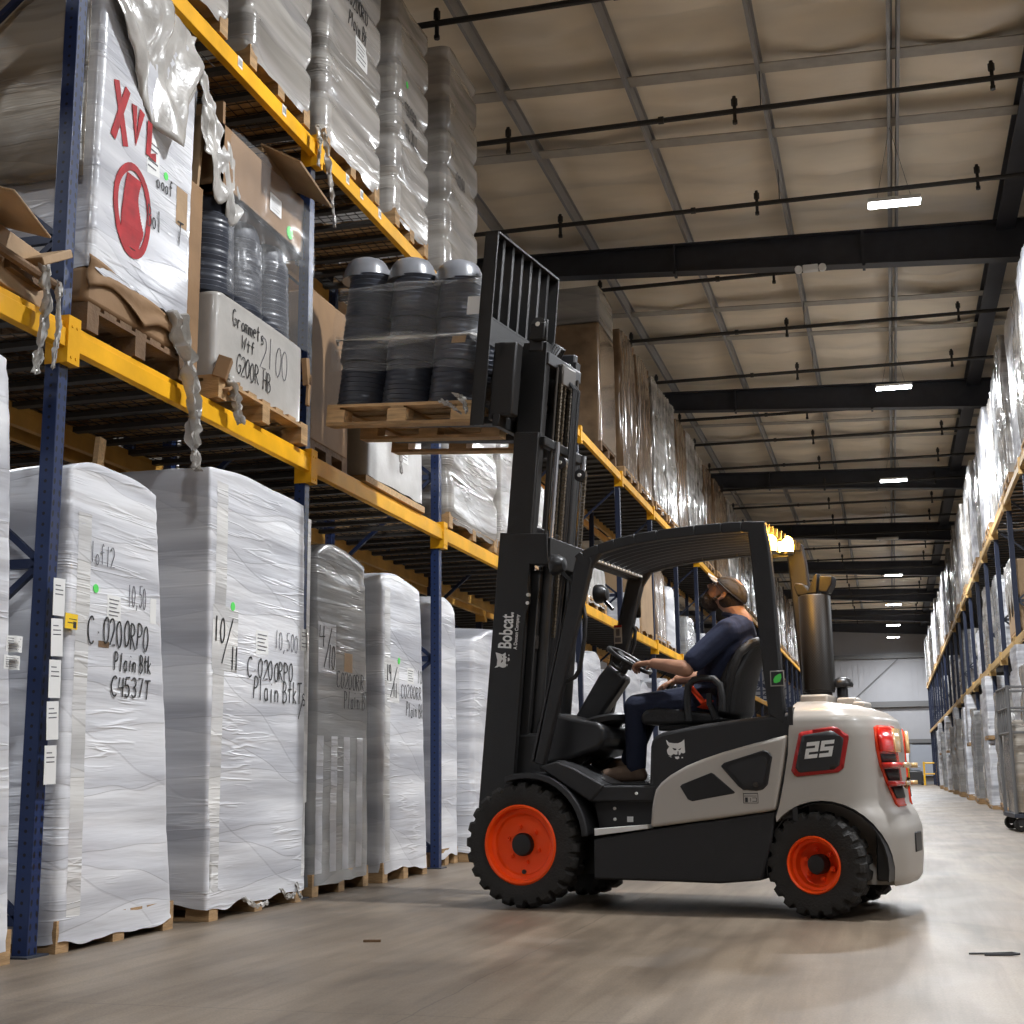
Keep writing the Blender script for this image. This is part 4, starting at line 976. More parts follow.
# front fenders
for s in (1,-1):
    b=B(); rows=[]
    for i in range(15):
        a=R(8+98*i/14); c=Vector((1.70,0,.352)); rr=.405+.02*math.sin(i/14*PI)
        rows.append([(c.x-rr*math.cos(a)*1.02+.0,s*.33,c.z+rr*math.sin(a)),(c.x-rr*math.cos(a)*1.02,s*.555,c.z+rr*math.sin(a)),(c.x-(rr-.035)*math.cos(a)*1.02,s*.56,c.z+(rr-.035)*math.sin(a)),(c.x-(rr-.025)*math.cos(a)*1.02,s*.33,c.z+(rr-.025)*math.sin(a))])
    b.grid(rows,closed=True); b.bm.verts.ensure_lookup_table(); n=len(b.bm.verts); b.bm.faces.new(b.bm.verts[:4]); b.bm.faces.new(b.bm.verts[n-4:])
    fp(b,'front_fender','body_black',bevel=.006)
# ---- engine hood
HOOD=[(.927,.60),(.927,.693),(.914,.905),(.905,.935),(.885,.962),(.84,.982),(.60,1.022),(.208,1.062),(.10,1.075),(.10,.50),(.60,.50)]
b=B(); b.prism(HOOD,-.515,.515); fp(b,'engine_hood','body_black',bevel=.022,seg=3)
GP=[(.915,.458),(.905,.56),(.894,.616),(.878,.665),(.845,.705),(.79,.745),(.696,.794),(.60,.830),(.479,.867),(.30,.912),(.118,.953),(.150,.78),(.201,.554),(.5,.512)]
for s in (1,-1):
    b=B(); b.prism(GP,s*.49,s*.552); o=fp(b,'side_panel','body_grey',bevel=.02,seg=4); o['label']='light grey side panel'
    # vent recesses
    b=B(); b.prism([(.733,.682),(.722,.694),(.55,.757),(.535,.750),(.418,.650),(.425,.643),(.665,.601),(.69,.612)],s*.545,s*.5545); b.done('vent_cover','plastic',o,bevel=.004)
    fr=[(.495,.790),(.475,.808),(.255,.872),(.225,.866),(.205,.838),(.236,.69),(.262,.664),(.30,.657),(.375,.662),(.40,.682)]
    b=B(); b.prism(fr,s*.545,s*.560); cx=sum(p[0] for p in fr)/len(fr); cz=sum(p[1] for p in fr)/len(fr)
    w_=b.done('window_frame','plastic',o,bevel=.008,seg=3)
    b=B(); b.prism([(cx+(x-cx)*.78,cz+(z-cz)*.74) for x,z in fr],s*.5605,s*.5615); b.done('dark_opening','ink',w_)
    b=B(); b.cyl((.30,s*.558,.69),(.30,s*.572,.69),.014,12); b.cyl((.30,s*.572,.69),(.30,s*.576,.69),.008,10); b.done('latch','greased',w_)
    b=B()
    if s>0:
        b.bb(.292,.375,.5523,.5532,.591,.645); q=b.done('instruction_sticker','body_grey',o)
        b=B(); b.bb(.292,.375,.5533,.5538,.641,.645);b.bb(.292,.375,.5533,.5538,.591,.594);b.bb(.292,.295,.5533,.5538,.591,.645);b.bb(.372,.375,.5533,.5538,.591,.645);b.bb(.35,.365,.5533,.5538,.597,.622);b.bb(.30,.325,.5533,.5538,.600,.603);b.bb(.30,.325,.5533,.5538,.618,.621);b.bb(.30,.303,.5533,.5538,.6,.62);b.bb(.30,.37,.5533,.5538,.628,.631);b.bb(.333,.336,.5533,.5538,.6,.62)
        b.done('printed_icons','ink',q)
# ---- cat-head logo
CAT=[(197,350),(222,372),(260,378),(300,378),(328,368),(353,348),(348,375),(333,405),(335,425),(357,455),(340,462),(322,455),(315,470),(303,476),(300,440),(293,440),(290,470),(270,470),(255,462),(232,480),(212,470),(203,452),(202,430),(222,405),(205,385)]
def cat_logo(f,parent,m='white_dec'):
    """f maps (u right, v up) in a 160x160 box to 3D"""
    b=B(); V=[f((x-277),-(y-430)) for x,y in CAT]; vs=[b.bm.verts.new(v) for v in V]; b.bm.faces.new(vs)
    for pol in ([(268,487),(303,485),(306,500),(290,508),(274,503)],[(325,490),(338,490),(338,500),(325,500)],[(213,482),(240,486),(236,492)]):
        b.bm.faces.new([b.bm.verts.new(f((x-277),-(y-430))) for x,y in pol])
    bmesh.ops.triangulate(b.bm,faces=b.bm.faces[:])
    o=b.done('cat_head_logo',m,parent,smooth=False,normals=False,solid=.0012)
    b=B()
    e=lambda p:p+ (f(0,0)-f(0,0))
    for pol in ([(248,414),(285,424),(280,434),(262,434)],[(300,430),(326,416),(318,432),(304,434)]):
        b.bm.faces.new([b.bm.verts.new(f((x-277),-(y-430),.0012)) for x,y in pol])
    b.done('logo_eyes','ink',o,smooth=False,normals=False,solid=.001)
    return o
cat_logo(lambda u,v,k=0:Vector((.762-u*.00068,.517+k,.884+v*.00068)),FL)
# ---- counterweight (lofted plan sections)
CW=[(.16,.20,.41,.50),(.19,.20,.43,.535),(.30,.20,.442,.55),(.45,.20,.443,.55),(.52,.20,.42,.55),(.58,.18,.378,.55),(.70,.15,.37,.55),(.85,.12,.366,.55),(.98,.11,.36,.548),(1.04,.10,.34,.54),(1.085,.10,.28,.51),(1.115,.10,.19,.45),(1.135,.10,.06,.36)]
NE=3.2
def cwp(z):
    z=max(CW[0][0],min(CW[-1][0],z))
    for i in range(len(CW)-1):
        if z<=CW[i+1][0]: break
    a,c=CW[i],CW[i+1]; t=(z-a[0])/(c[0]-a[0]); return [a[k]+(c[k]-a[k])*t for k in (1,2,3)]
def cws(t,z,off=0):
    sf,a,w=cwp(z); a+=off;w+=off
    c=max(math.cos(t),0)**(2/NE); s=max(math.sin(t),0)**(2/NE); return Vector((-a*s,w*c,z))
def cwy(x,z):
    sf,a,w=cwp(z)
    return w if x>=0 else w*max(0,1-(min(a,-x)/a)**NE)**(1/NE)
b=B(); rows=[]
def catm(i,t):
    return [CW[i][k]+(CW[i+1][k]-CW[i][k])*t for k in range(4)]
lv=[]
for i in range(len(CW)-1):
    for q in range(3): lv.append(catm(i,q/3))
lv.append(list(CW[-1]))
for z,sf,a,w in lv:
    row=[]
    for i in range(6): row.append((sf-(sf)*i/6*1.0,w,z))
    for i in range(37):
        t=PI/2*i/18 if i<=18 else PI-PI/2*i/18
        tt=PI*i/36; s_=1
        if tt<=PI/2: p=(-a*math.sin(tt)**(2/NE) if math.sin(tt)>0 else 0,w*math.cos(tt)**(2/NE) if math.cos(tt)>0 else 0)
        else: p=(-a*math.sin(tt)**(2/NE) if math.sin(tt)>1e-9 else 0,-w*abs(math.cos(tt))**(2/NE))
        row.append((p[0],p[1],z))
    for i in range(5,-1,-1): row.append((sf-sf*i/6,-w,z))
    rows.append(row)
b.grid(rows,closed=True); n=len(rows[0]); b.bm.verts.ensure_lookup_table()
b.bm.faces.new(b.bm.verts[:n]); b.bm.faces.new(b.bm.verts[-n:])
cw=fp(b,'counterweight','body_grey',ang=180)
# wheel-arch cutters (applied, then discarded)
def apply_bool(o,cutters):
    mods=[]
    for c in cutters:
        m_=o.modifiers.new('c','BOOLEAN'); m_.operation='DIFFERENCE'; m_.solver='EXACT'; m_.object=c; mods.append(m_)
    bpy.context.view_layer.update()
    me=bpy.data.meshes.new_from_object(o.evaluated_get(bpy.context.evaluated_depsgraph_get()))
    o.modifiers.clear(); old=o.data; o.data=me; bpy.data.meshes.remove(old)
    for c in cutters: bpy.data.objects.remove(c)
cuts=[]
for s in (1,-1):
    b=B(); pts=[( -.045+.335*math.cos(R(a))*(1.0 if math.cos(R(a))<0 else 1.0), .26+.345*math.sin(R(a))) for a in range(-20,201,10)]
    pts=[(.40,-.1),(.40,.45)]+[p for p in pts if p[0]<.33]+[(-.365,-.1)]
    b.prism(pts,s*.28,s*.70); cuts.append(fp(b,'cut','ink',smooth=False))
bpy.context.view_layer.update()
apply_bool(cw,cuts)
cw.data.shade_smooth(); cw.data.set_sharp_from_angle(angle=R(50))
# dark arch liner
for s in (1,-1):
    b=B(); rows=[]
    for i in range(20):
        a=R(-8+200*i/19); rows.append([(-.045+r_*math.cos(a),s*yy,max(.19,.26+(r_+.01)*math.sin(a))) for r_,yy in ((.345,.26),(.325,.50),(.318,.50),(.335,.26))])
    b.grid(rows,closed=True); b.done('arch_liner','plastic',cw)
    b=B(); b.prism([(-.29,.19),(-.36,.19),(-.36,.36),(-.30,.45)],s*.28,s*.44); b.done('mud_guard','plastic',cw,bevel=.01)
# upper deck line & top boxes
b=B(); b.bb(.0,.16,-.22,.05,1.12,1.19); b.bb(-.17,-.06,-.06,.10,1.11,1.165); b.bb(-.22,-.15,-.08,.12,1.10,1.14); b.done('top_cover','body_grey',cw,bevel=.012)
b=B(); b.prism([(.11,1.10),(.11,.50),(.085,.50),(.085,1.10)],-.50,.545); fp(b,'panel_gap','ink')
# badge and number, draped on the curved side
def drape(me,off):
    for v in me.vertices: v.co.y=cwy(v.co.x,v.co.z)+off
def badge(pts,off,name,m,parent,s=1):
    bm=bmesh.new(); f=bm.faces.new([bm.verts.new((x,0,z)) for x,z in pts])
    for i in range(1,16):
        x=-.22+.02*i; g=bm.verts[:]+bm.edges[:]+bm.faces[:]; bmesh.ops.bisect_plane(bm,geom=g,plane_co=(x,0,0),plane_no=(1,0,0))
    for i in range(1,8):
        z=.73+.035*i; g=bm.verts[:]+bm.edges[:]+bm.faces[:]; bmesh.ops.bisect_plane(bm,geom=g,plane_co=(0,0,z),plane_no=(0,0,1))
    me=bpy.data.meshes.new(name); bm.to_mesh(me); bm.free(); drape(me,off)
    if s<0:
        for v in me.vertices: v.co.y*=-1
    me.materials.append(M[m]); me.shade_smooth(); o=bpy.data.objects.new(name,me); COL.objects.link(o); o.parent=parent
    k=o.modifiers.new('s','SOLIDIFY'); k.thickness=.006; k.offset=0
    return o
BP=[(.055,.955),(.04,.966),(-.125,.991),(-.148,.985),(-.203,.942),(-.203,.925),(-.172,.775),(-.142,.750),(.072,.730),(.088,.736),(.105,.762),(.10,.78)]
bx=sum(p[0] for p in BP)/len(BP); bz=sum(p[1] for p in BP)/len(BP)
for s in (1,-1):
    o=badge(BP,.004,'number_badge','red_trim',cw,s)
    badge([(bx+(x-bx)*.84,bz+(z-bz)*.84) for x,z in BP],.0065,'badge_face','steel_mid',o,s)
mx=Matrix(((-1,0,0,.032),(0,0,1,0),(0,1,0,.823),(0,0,0,1)))
def block25():
    b=B(); k=.018
    def seg(*P):
        for (x0,z0,x1,z1) in P: b.bb(x0,x1,0,.001,z0,z1)
    for ox,dg in ((0,'2'),(.078,'5')):
        W=.068;H=.085;t=.02
        bars=[(0,H-t,W,H),(0,H/2-t/2,W,H/2+t/2),(0,0,W,t)]
        bars+= [(W-t,H/2,W,H),(0,0,t,H/2)] if dg=='2' else [(0,H/2,t,H),(W-t,0,W,H/2)]
        for x0,z0,x1,z1 in bars:
            P=[(ox+x+z*.22,z) for x,z in ((x0,z0),(x1,z0),(x1,z1),(x0,z1))]
            b.prism([(.03-x,.822+z+x*.09) for x,z in P],0,.001)
    return b
b=block25(); bmesh.ops.subdivide_edges(b.bm,edges=b.bm.edges[:],cuts=2,use_grid_fill=True)
o=b.done('number_25','white_dec',cw,smooth=False)
for v in o.data.vertices: v.co.y=cwy(v.co.x,v.co.z)+.0105+v.co.y
# tail lamp clusters on the rear corners
def tpatch(rows_t,off,name,m,parent,s=1,thick=.006,n=9):
    """rows_t: list of (z,t0,t1)"""
    b=B(); rows=[]
    for z,t0,t1 in rows_t:
        rows.append([cws(min(t0+dt+(t1-t0)*i/n,1.569),z,off) for i in range(n+1)])
    if s<0: rows=[[Vector((p.x,-p.y,p.z)) for p in r_] for r_ in rows]
    b.grid(rows); return b.done(name,m,parent,ang=50,solid=thick,normals=True)
for s,dt in ((1,.13),(-1,-.30)):
    base=tpatch([(.995,.86,1.36),(.985,.80,1.40),(.87,.80,1.40),(.79,.85,1.42),(.70,.98,1.46),(.62,1.12,1.5),(.575,1.2,1.5),(.565,1.24,1.46)],.004,'tail_lamp','red_frame',cw,s,.012)
    tpatch([(.985,.84,1.20),(.87,.84,1.20),(.858,.87,1.20)],.022,'red_lens','red_lens',base,s,.02)
    tpatch([(.983,1.20,1.40),(.87,1.20,1.40),(.855,1.20,1.40)],.024,'clear_lens','amber_lens',base,s,.02)
    tpatch([(.845,.86,1.30),(.80,.88,1.32)],.014,'dark_recess','ink',base,s,.004)
    tpatch([(.765,.93,1.36),(.705,1.02,1.38)],.014,'dark_recess','ink',base,s,.004)
    tpatch([(.672,1.08,1.42),(.61,1.2,1.44)],.014,'dark_recess','ink',base,s,.004)
    tpatch([(.80,.86,1.25),(.772,.88,1.25)],.040,'lamp_fin','red_lens',base,s,.05)
    tpatch([(.80,1.25,1.45),(.772,1.25,1.45)],.042,'lamp_fin','amber_lens',base,s,.05)
    tpatch([(.70,.98,1.32),(.677,1.0,1.32)],.034,'lamp_fin','red_lens',base,s,.045)
    tpatch([(.70,1.32,1.46),(.677,1.32,1.46)],.036,'lamp_fin','amber_lens',base,s,.045)
b=B(); b.bb(-.448,-.42,-.10,.10,.32,.43); b.done('tow_pocket','plastic',cw,bevel=.01)
# ---- exhaust, pre-cleaner
b=B(); b.cyl((.09,-.14,1.15),(.09,-.14,1.21),.075,24); b.cyl((.09,-.14,1.21),(.09,-.14,1.24),.09,24)
fp(b,'exhaust_base','steel_black')
b=B(); b.lathe([(.088,1.22),(.094,1.225),(.094,1.775),(.085,1.783),(0,1.783)],40,Matrix.Translation((.09,-.14,0)))
M['grille'].node_tree.nodes['Principled BSDF'].inputs['Roughness'].default_value=.45
def perforate(m):
    nt=m.node_tree; L=nt.links.new; b_=nt.nodes['Principled BSDF']; tc=nt.nodes.new('ShaderNodeTexCoord'); sp=nt.nodes.new('ShaderNodeSeparateXYZ'); L(tc.outputs['Object'],sp.inputs[0])
    an=math_node(nt,'ARCTAN2',math_node(nt,'ADD',sp.outputs[1],.14),math_node(nt,'SUBTRACT',sp.outputs[0],.09))
    u=math_node(nt,'MULTIPLY',an,36/PI/2*1.0); v=math_node(nt,'MULTIPLY',sp.outputs[2],60)
    a=math_node(nt,'SINE',math_node(nt,'MULTIPLY',math_node(nt,'ADD',u,v),PI)); c=math_node(nt,'SINE',math_node(nt,'MULTIPLY',math_node(nt,'SUBTRACT',u,v),PI))
    h=math_node(nt,'GREATER_THAN',math_node(nt,'ABSOLUTE',math_node(nt,'MULTIPLY',a,c)),.42)
    mx_=nt.nodes.new('ShaderNodeMix'); mx_.data_type='RGBA'; L(h,mx_.inputs[0]); mx_.inputs[6].default_value=(.020,.017,.014,1); mx_.inputs[7].default_value=(.003,.003,.003,1); L(mx_.outputs[2],b_.inputs['Base Color'])
perforate(M['grille'])
fp(b,'exhaust_shield','grille',ang=50)
b=B(); b.prism([(.18,1.78),(.20,1.84),(.19,1.86),(.14,1.85),(.10,1.79)],-.20,-.09); b.prism([(.12,1.79),(.07,1.90),(.05,1.905),(.06,1.79)],-.20,-.08); b.prism([(.05,1.80),(.04,1.89),(-.035,1.885),(-.03,1.84),(.0,1.79)],-.20,-.08)
fp(b,'exhaust_outlet','steel_black',bevel=.006)
b=B(); b.lathe([(.032,1.12),(.032,1.23),(.03,1.235),(.062,1.24),(.066,1.255),(.055,1.28),(.03,1.296),(0,1.30)],28,Matrix.Translation((-.035,-.19,0))); fp(b,'air_precleaner','plastic',ang=50)
# ---- mast (leaning back 5.5 degrees)
TH=R(-5.5); MO=Vector((2.10,0,.12)); MM=Matrix.Translation(MO)@Matrix.Rotation(TH,4,'Y')
def mp(b,name,m,parent=None,**k):
    o=b.done(name,m,parent or FL,**k)
    if parent is None: o.location=MO; o.rotation_euler=(0,TH,0)
    return o
for s in (1,-1):
    b=B(); y0=.36 if s>0 else -.27
    b.bb(-.205,-.04,y0-.012+s*.02,y0+.012+s*.02,.1,2.76); b.bb(-.06,-.04,min(y0,y0-s*.06),max(y0,y0-s*.06),.1,2.76); b.bb(-.205,-.185,min(y0,y0-s*.06),max(y0,y0-s*.06),.1,2.76)
    rail=mp(b,'outer_mast_rail','steel_black',bevel=.003)
    b=B(); y1=.39 if s>0 else -.30
    b.prism([(.0,.42),(.0,2.12),(-.32,2.12),(-.34,1.93),(-.215,1.93),(-.215,1.78),(-.24,1.70),(-.215,1.62),(-.22,.42)],y1,y1+s*.014); pl=mp(b,'mast_side_plate','steel_black',bevel=.004)
    b=B(); 
    for z in (1.69,1.74): b.cyl((-.225,y1,z),(-.225,y1+s*.022,z),.011,10)
    b.done('plate_bolt','white_dec',pl)
    b=B(); y0=.30 if s>0 else -.21
    b.bb(-.185,-.02,y0+s*.01-.012,y0+s*.01+.012,1.2,3.36); b.bb(-.045,-.02,min(y0,y0-s*.05),max(y0,y0-s*.05),1.2,3.36); b.bb(-.185,-.16,min(y0,y0-s*.05),max(y0,y0-s*.05),1.2,3.36)
    mp(b,'inner_mast_rail','steel_black',bevel=.003)
    b=B(); b.bb(-.16,-.06,y0-.03,y0+.03,3.3,3.42); mp(b,'rail_head','steel_mid',bevel=.01)
    yc=.26 if s>0 else -.17
    b=B(); b.cyl((-.28,yc,.2),(-.28,yc,1.95),.036,16); mp(b,'lift_cylinder','steel_black')
    b=B(); b.cyl((-.28,yc,1.95),(-.28,yc,2.72),.018,14); mp(b,'piston_rod','chrome')
    b=B(); b.cyl((-.22,yc-s*.05,1.95),(-.22,yc-s*.05,3.22),.009,10); mp(b,'hydraulic_pipe','greased')
    # tilt cylinder between frame and mast
    b=B(); b.cyl((1.25,s*.30,.62),(1.62,s*.30,.60),.038,14); fp(b,'tilt_cylinder','steel_black')
    b=B(); b.cyl((1.62,s*.30,.60),(1.95,s*.30,.585),.020,12); fp(b,'tilt_rod','chrome')
for q in ((-.34,-.22,-.29,.38,1.93,2.10),(-.20,-.10,-.29,.38,.25,.42),(-.24,-.19,-.27,.36,2.68,2.74)): b=B(); b.bb(*q); mp(b,'outer_cross_member','steel_black',bevel=.006)
for q in ((-.20,-.06,-.22,.31,3.22,3.30),(-.19,-.12,-.2,.28,2.10,2.18)): b=B(); b.bb(*q); mp(b,'inner_cross_member','steel_mid',bevel=.006)
b=B(); b.bb(-.24,-.19,-.05,.16,3.12,3.26); mp(b,'cylinder_bracket','greased',bevel=.01)
b=B(); b.bb(-.262,-.205,.27,.335,.45,1.90); mp(b,'hose_guard','steel_black',bevel=.008)
# chains: links as beads along each run
def chain(x,y,z0,z1,name='lift_chain'):
    b=B(); z=z0; i=0
    while z<z1:
        w=.013 if i%2 else .009
        b.bb(x-.009,x+.009,y-w,y+w,z,z+.017); z+=.021; i+=1
    return mp(b,name,'chain',smooth=False)
for y in (.15,.09,.0,-.06): chain(-.225,y,2.0,3.14)
for y in (.20,-.12): chain(-.32,y,1.5,2.60)
b=B()
for y in (.04,-.04,.01): b.tube([(-.20,y,3.2),(-.27,y,3.12),(-.27,y,2.2),(-.23,y,1.2),(-.2,y,.8)],.012,8)
mp(b,'hydraulic_hose','plastic')
# pulleys
def pulley(x,y,z,r):
    b=B(); b.lathe([(r*.25,-.02),(r,-.02),(r,-.012),(r*.86,-.006),(r*.86,.006),(r,.012),(r,.02),(r*.25,.02)],24,Matrix.Translation((x,y,z))@Matrix.Rotation(PI/2,4,'X'),close=True)
    o=mp(b,'chain_pulley','steel_mid',ang=40)
    b=B(); b.cyl((x,y-.028,z),(x,y+.028,z),r*.32,12); b.done('pulley_pin','white_dec',o)
pulley(-.14,.36,3.46,.048); pulley(-.13,-.19,3.34,.034); pulley(-.29,.20,2.60,.04); pulley(-.29,-.12,2.58,.04)
b=B(); b.bb(-.19,-.09,.33,.35,3.36,3.50); b.bb(-.19,-.09,.375,.387,3.36,3.47); mp(b,'pulley_bracket','steel_black',bevel=.01)
b=B()
for i in range(4): b.tube([(-.16,.28-.03*i,3.25),(-.19,.24-.04*i,3.37),(-.16,.08-.03*i,3.40),(-.1,-.02,3.30)],.008,6)
mp(b,'hose_bundle','plastic')
# small extras low on the mast
for q in ((-.285,-.255,.20,.26,1.12,1.16),(-.285,-.26,.21,.25,.82,.93),(-.27,-.25,.30,.33,1.42,1.50)): b=B(); b.bb(*q); mp(b,'tag','greased')
# mast lettering: reads upwards on the near side plate
tx=Matrix(((0,1,0,-.135),(0,0,1,.4045),(1,0,0,1.405),(0,0,0,1)))
def mdec(o): o.location=MO; o.rotation_euler=(0,TH,0)
o=text('Bobcat.','brand_lettering','white_dec',FL,.125,tx,bold=.0022,font_w=.60); mdec(o)
tx2=Matrix(((0,1,0,-.175),(0,0,1,.4045),(1,0,0,1.405),(0,0,0,1)))
o=text('A Doosan Company','small_lettering','white_dec',FL,.032,tx2,bold=.0006,font_w=.80); mdec(o)
o=cat_logo(lambda u,v,k=0:Vector((-.085+v*.00062,.4045+k,1.335+u*.00060)),FL); mdec(o)
for c in o.children: pass
# ---- carriage, backrest, forks
b=B(); b.bb(.02,.07,-.5,.5,2.78,2.86); b.bb(.02,.07,-.5,.5,3.22,3.32); b.bb(-.02,.03,-.26,-.2,2.72,3.36); b.bb(-.02,.03,.2,.26,2.72,3.36); b.bb(-.12,.02,.22,.27,2.75,3.3); b.bb(-.12,.02,-.27,-.22,2.75,3.3)
car=mp(b,'fork_carriage','steel_black',bevel=.006)
b=B(); b.bb(.07,.105,-.50,.50,2.82,2.92); b.bb(.07,.10,-.50,.50,3.16,3.28); b.bb(-.06,.10,.40,.50,2.85,3.32); b.bb(-.06,.10,-.5,-.40,2.85,3.32); mp(b,'side_shifter','steel_black',bevel=.012)
b=B(); b.bb(.0,.06,.18,.38,3.0,3.14); b.cyl((.03,-.2,3.05),(.03,.3,3.05),.03,12); mp(b,'shift_cylinder','greased',bevel=.01)
b=B()
for y in (-.445,.52): b.bb(.115,.205,y,y+.015,2.78,4.05); b.bb(.195,.207,min(y,y+.04 if y<0 else y-.025),max(y,y+.04 if y<0 else y+.015),2.78,4.05)
b.bb(.115,.205,-.445,.535,4.035,4.05); b.bb(.12,.19,-.44,.53,3.47,3.485); b.bb(.195,.207,-.44,.53,3.99,4.05)
for i in range(6):
    y=-.445+.98*(i+1)/7; b.bb(.135,.195,y-.016,y+.016,3.48,4.04)
b.bb(.12,.13,-.44,.53,3.30,3.47)
mp(b,'load_backrest','steel_black',bevel=.002)
b=B(); b.bb(.205,.207,.36,.50,3.30,3.46); b.bb(.130,.1325,.10,.44,3.33,3.44); mp(b,'capacity_plate','card_film')
for y in (.25,-.25):
    b=B(); b.prism([(.105,3.34),(.105,2.845),(.125,2.84),(1.24,2.862),(1.24,2.872),(.6,2.885),(.155,2.89),(.145,3.34)],y-.055,y+.055); mp(b,'fork','steel_black',bevel=.004)
# ---- overhead guard
TOP=[(1.338,2.030),(1.30,2.055),(1.20,2.085),(1.098,2.108),(.97,2.126),(.835,2.138),(.608,2.146),(.45,2.146),(.333,2.144),(.199,2.132)]
for s in (1,-1):
    b=B(); ys_=.49 if s>0 else -.385
    P=[Vector((x,ys_,z-.028)) for x,z in TOP]
    for i in range(len(P)-1): b.bar(P[i],P[i+1],.055,.06)
    fp(b,'roof_side_beam','body_black',bevel=.006)
    b=B(); b.prism([(1.338,2.04),(1.25,2.02),(1.238,1.99),(1.574,.80),(1.635,.82)],ys_-.027,ys_+.027); b.prism([(1.30,2.05),(1.20,2.085),(1.19,2.03),(1.26,1.93)],ys_-.024,ys_+.024); fp(b,'front_pillar','body_black',bevel=.012)
    b=B(); b.prism([(1.352,2.0),(1.345,2.015),(1.645,.83),(1.66,.83)],ys_-.017,ys_+.017); fp(b,'pillar_edge','steel_mid',bevel=.003)
    b=B(); b.prism([(.199,2.135),(.30,2.14),(.298,2.06),(.285,1.90),(.262,1.50),(.228,1.065),(.14,1.0),(.133,1.05),(.150,1.4),(.165,1.8),(.18,2.02)],ys_-.027,ys_+.027); fp(b,'rear_pillar','body_black',bevel=.012)
b=B(); b.bb(1.27,1.335,-.385,.49,1.985,2.035); fp(b,'roof_front_bar','body_black',bevel=.006)
b=B(); 
for i in range(16):
    y=-.34+.78*i/15; b.bb(1.245,1.268,y-.018,y+.018,2.0,2.012)
fp(b,'front_bar_light_spots','white_dec')  # white blocks painted to stand for light through the bar's holes
b=B(); b.bb(.235,.29,-.385,.49,2.095,2.135); fp(b,'roof_rear_bar','body_black',bevel=.006)
for i in range(9):
    y=-.31+.73*i/8; b=B(); P=[Vector((x,y,z-.02)) for x,z in TOP]
    for k in range(len(P)-1): b.bar(P[k],P[k+1],.010,.048)
    fp(b,'roof_slat','steel_mid')
# leaf sticker on the rear pillar
b=B(); b.bb(.127,.205,.521,.523,1.215,1.300); ls=fp(b,'eco_sticker','white_box',bevel=.004)
b=B(); b.bb(.133,.199,.5232,.5242,1.221,1.294); q=b.done('sticker_face','ink',ls)
b=B(); vs=[(.185,.5245,1.235),(.172,.5245,1.232),(.150,.5245,1.240),(.142,.5245,1.262),(.143,.5245,1.283),(.160,.5245,1.280),(.178,.5245,1.268),(.187,.5245,1.252)]
b.bm.faces.new([b.bm.verts.new(v) for v in vs]); b.done('green_leaf','green_dot',ls,solid=.001,smooth=False)
# ---- lamps
M['amber_on']=mat('lit_amber_strobe',(1,.6,.1),.3,emit=(1.0,.50,.06),estr=60)
for x,y,z in ((.218,.36,2.034),(.205,.02,2.075)):
    b=B(); b.cyl((x,y,z-.06),(x,y,z-.046),.044,16); b.bb(x-.01,x+.08,y-.012,y+.012,z-.075,z-.058); b.bb(x+.06,x+.08,y-.012,y+.012,z-.075,z+.05); o=fp(b,'strobe_base','plastic')
    b=B(); b.lathe([(.042,-.046),(.045,.0),(.040,.030),(.022,.048),(0,.052)],20,Matrix.Translation((x,y,z))); l_=b.done('amber_strobe','amber_on',o,ang=60); l_['label']='lit amber strobe'
    L_=bpy.data.lights.new('strobe_light','POINT'); L_.energy=7; L_.color=(1,.48,.06); L_.shadow_soft_size=.04; lo_=bpy.data.objects.new('strobe_light',L_); COL.objects.link(lo_); lo_.parent=FL; lo_.location=(x-.07,y,z+.06)
def worklamp(x,y,z):
    b=B(); b.lathe([(.0,-.05),(.04,-.045),(.062,-.01),(.064,.03),(.058,.038),(.052,.030),(0,.028)],20,Matrix.Translation((x,y,z))@Matrix.Rotation(PI/2,4,'Y')@Matrix.Scale(1,4)); o=fp(b,'work_lamp','plastic',ang=40)
    b=B(); b.bar((x-.03,y,z-.05),(x-.09,y-.02*(1 if y>0 else -1),z-.11),.02,.02); b.done('lamp_arm','plastic',o)
worklamp(1.47,.50,1.985); worklamp(1.56,-.42,1.92)
b=B(); b.bb(1.28,1.36,-.42,-.40,1.745,1.965); mr=fp(b,'rear_mirror','plastic',bevel=.02)
b=B(); b.bb(1.292,1.348,-.3995,-.3985,1.76,1.95); b.done('mirror_glass','greased',mr)
b=B(); b.bb(1.395,1.45,-.357,-.355,1.58,1.70); lb=fp(b,'pillar_label','white_box')
b=B(); b.bb(1.395,1.45,-.3548,-.354,1.685,1.70); b.done('red_strip','red_trim',lb)
b=B(); b.bb(1.402,1.443,-.3548,-.354,1.59,1.62); b.bb(1.41,1.435,-.3548,-.354,1.63,1.675); b.done('print_block','ink_grey',lb)
b=B(); b.tube([(1.40,.47,1.775),(1.35,.475,1.765),(1.318,.475,1.73),(1.308,.475,1.65),(1.315,.475,1.55),(1.334,.475,1.443),(1.350,.475,1.36),(1.38,.475,1.315),(1.452,.47,1.286)],.013,10); fp(b,'grab_handle','plastic')
b=B(); b.tube([(1.40,-.38,1.74),(1.34,-.38,1.72),(1.312,-.38,1.66),(1.32,-.38,1.58),(1.355,-.38,1.49),(1.43,-.38,1.46)],.012,10); fp(b,'grab_handle','plastic')
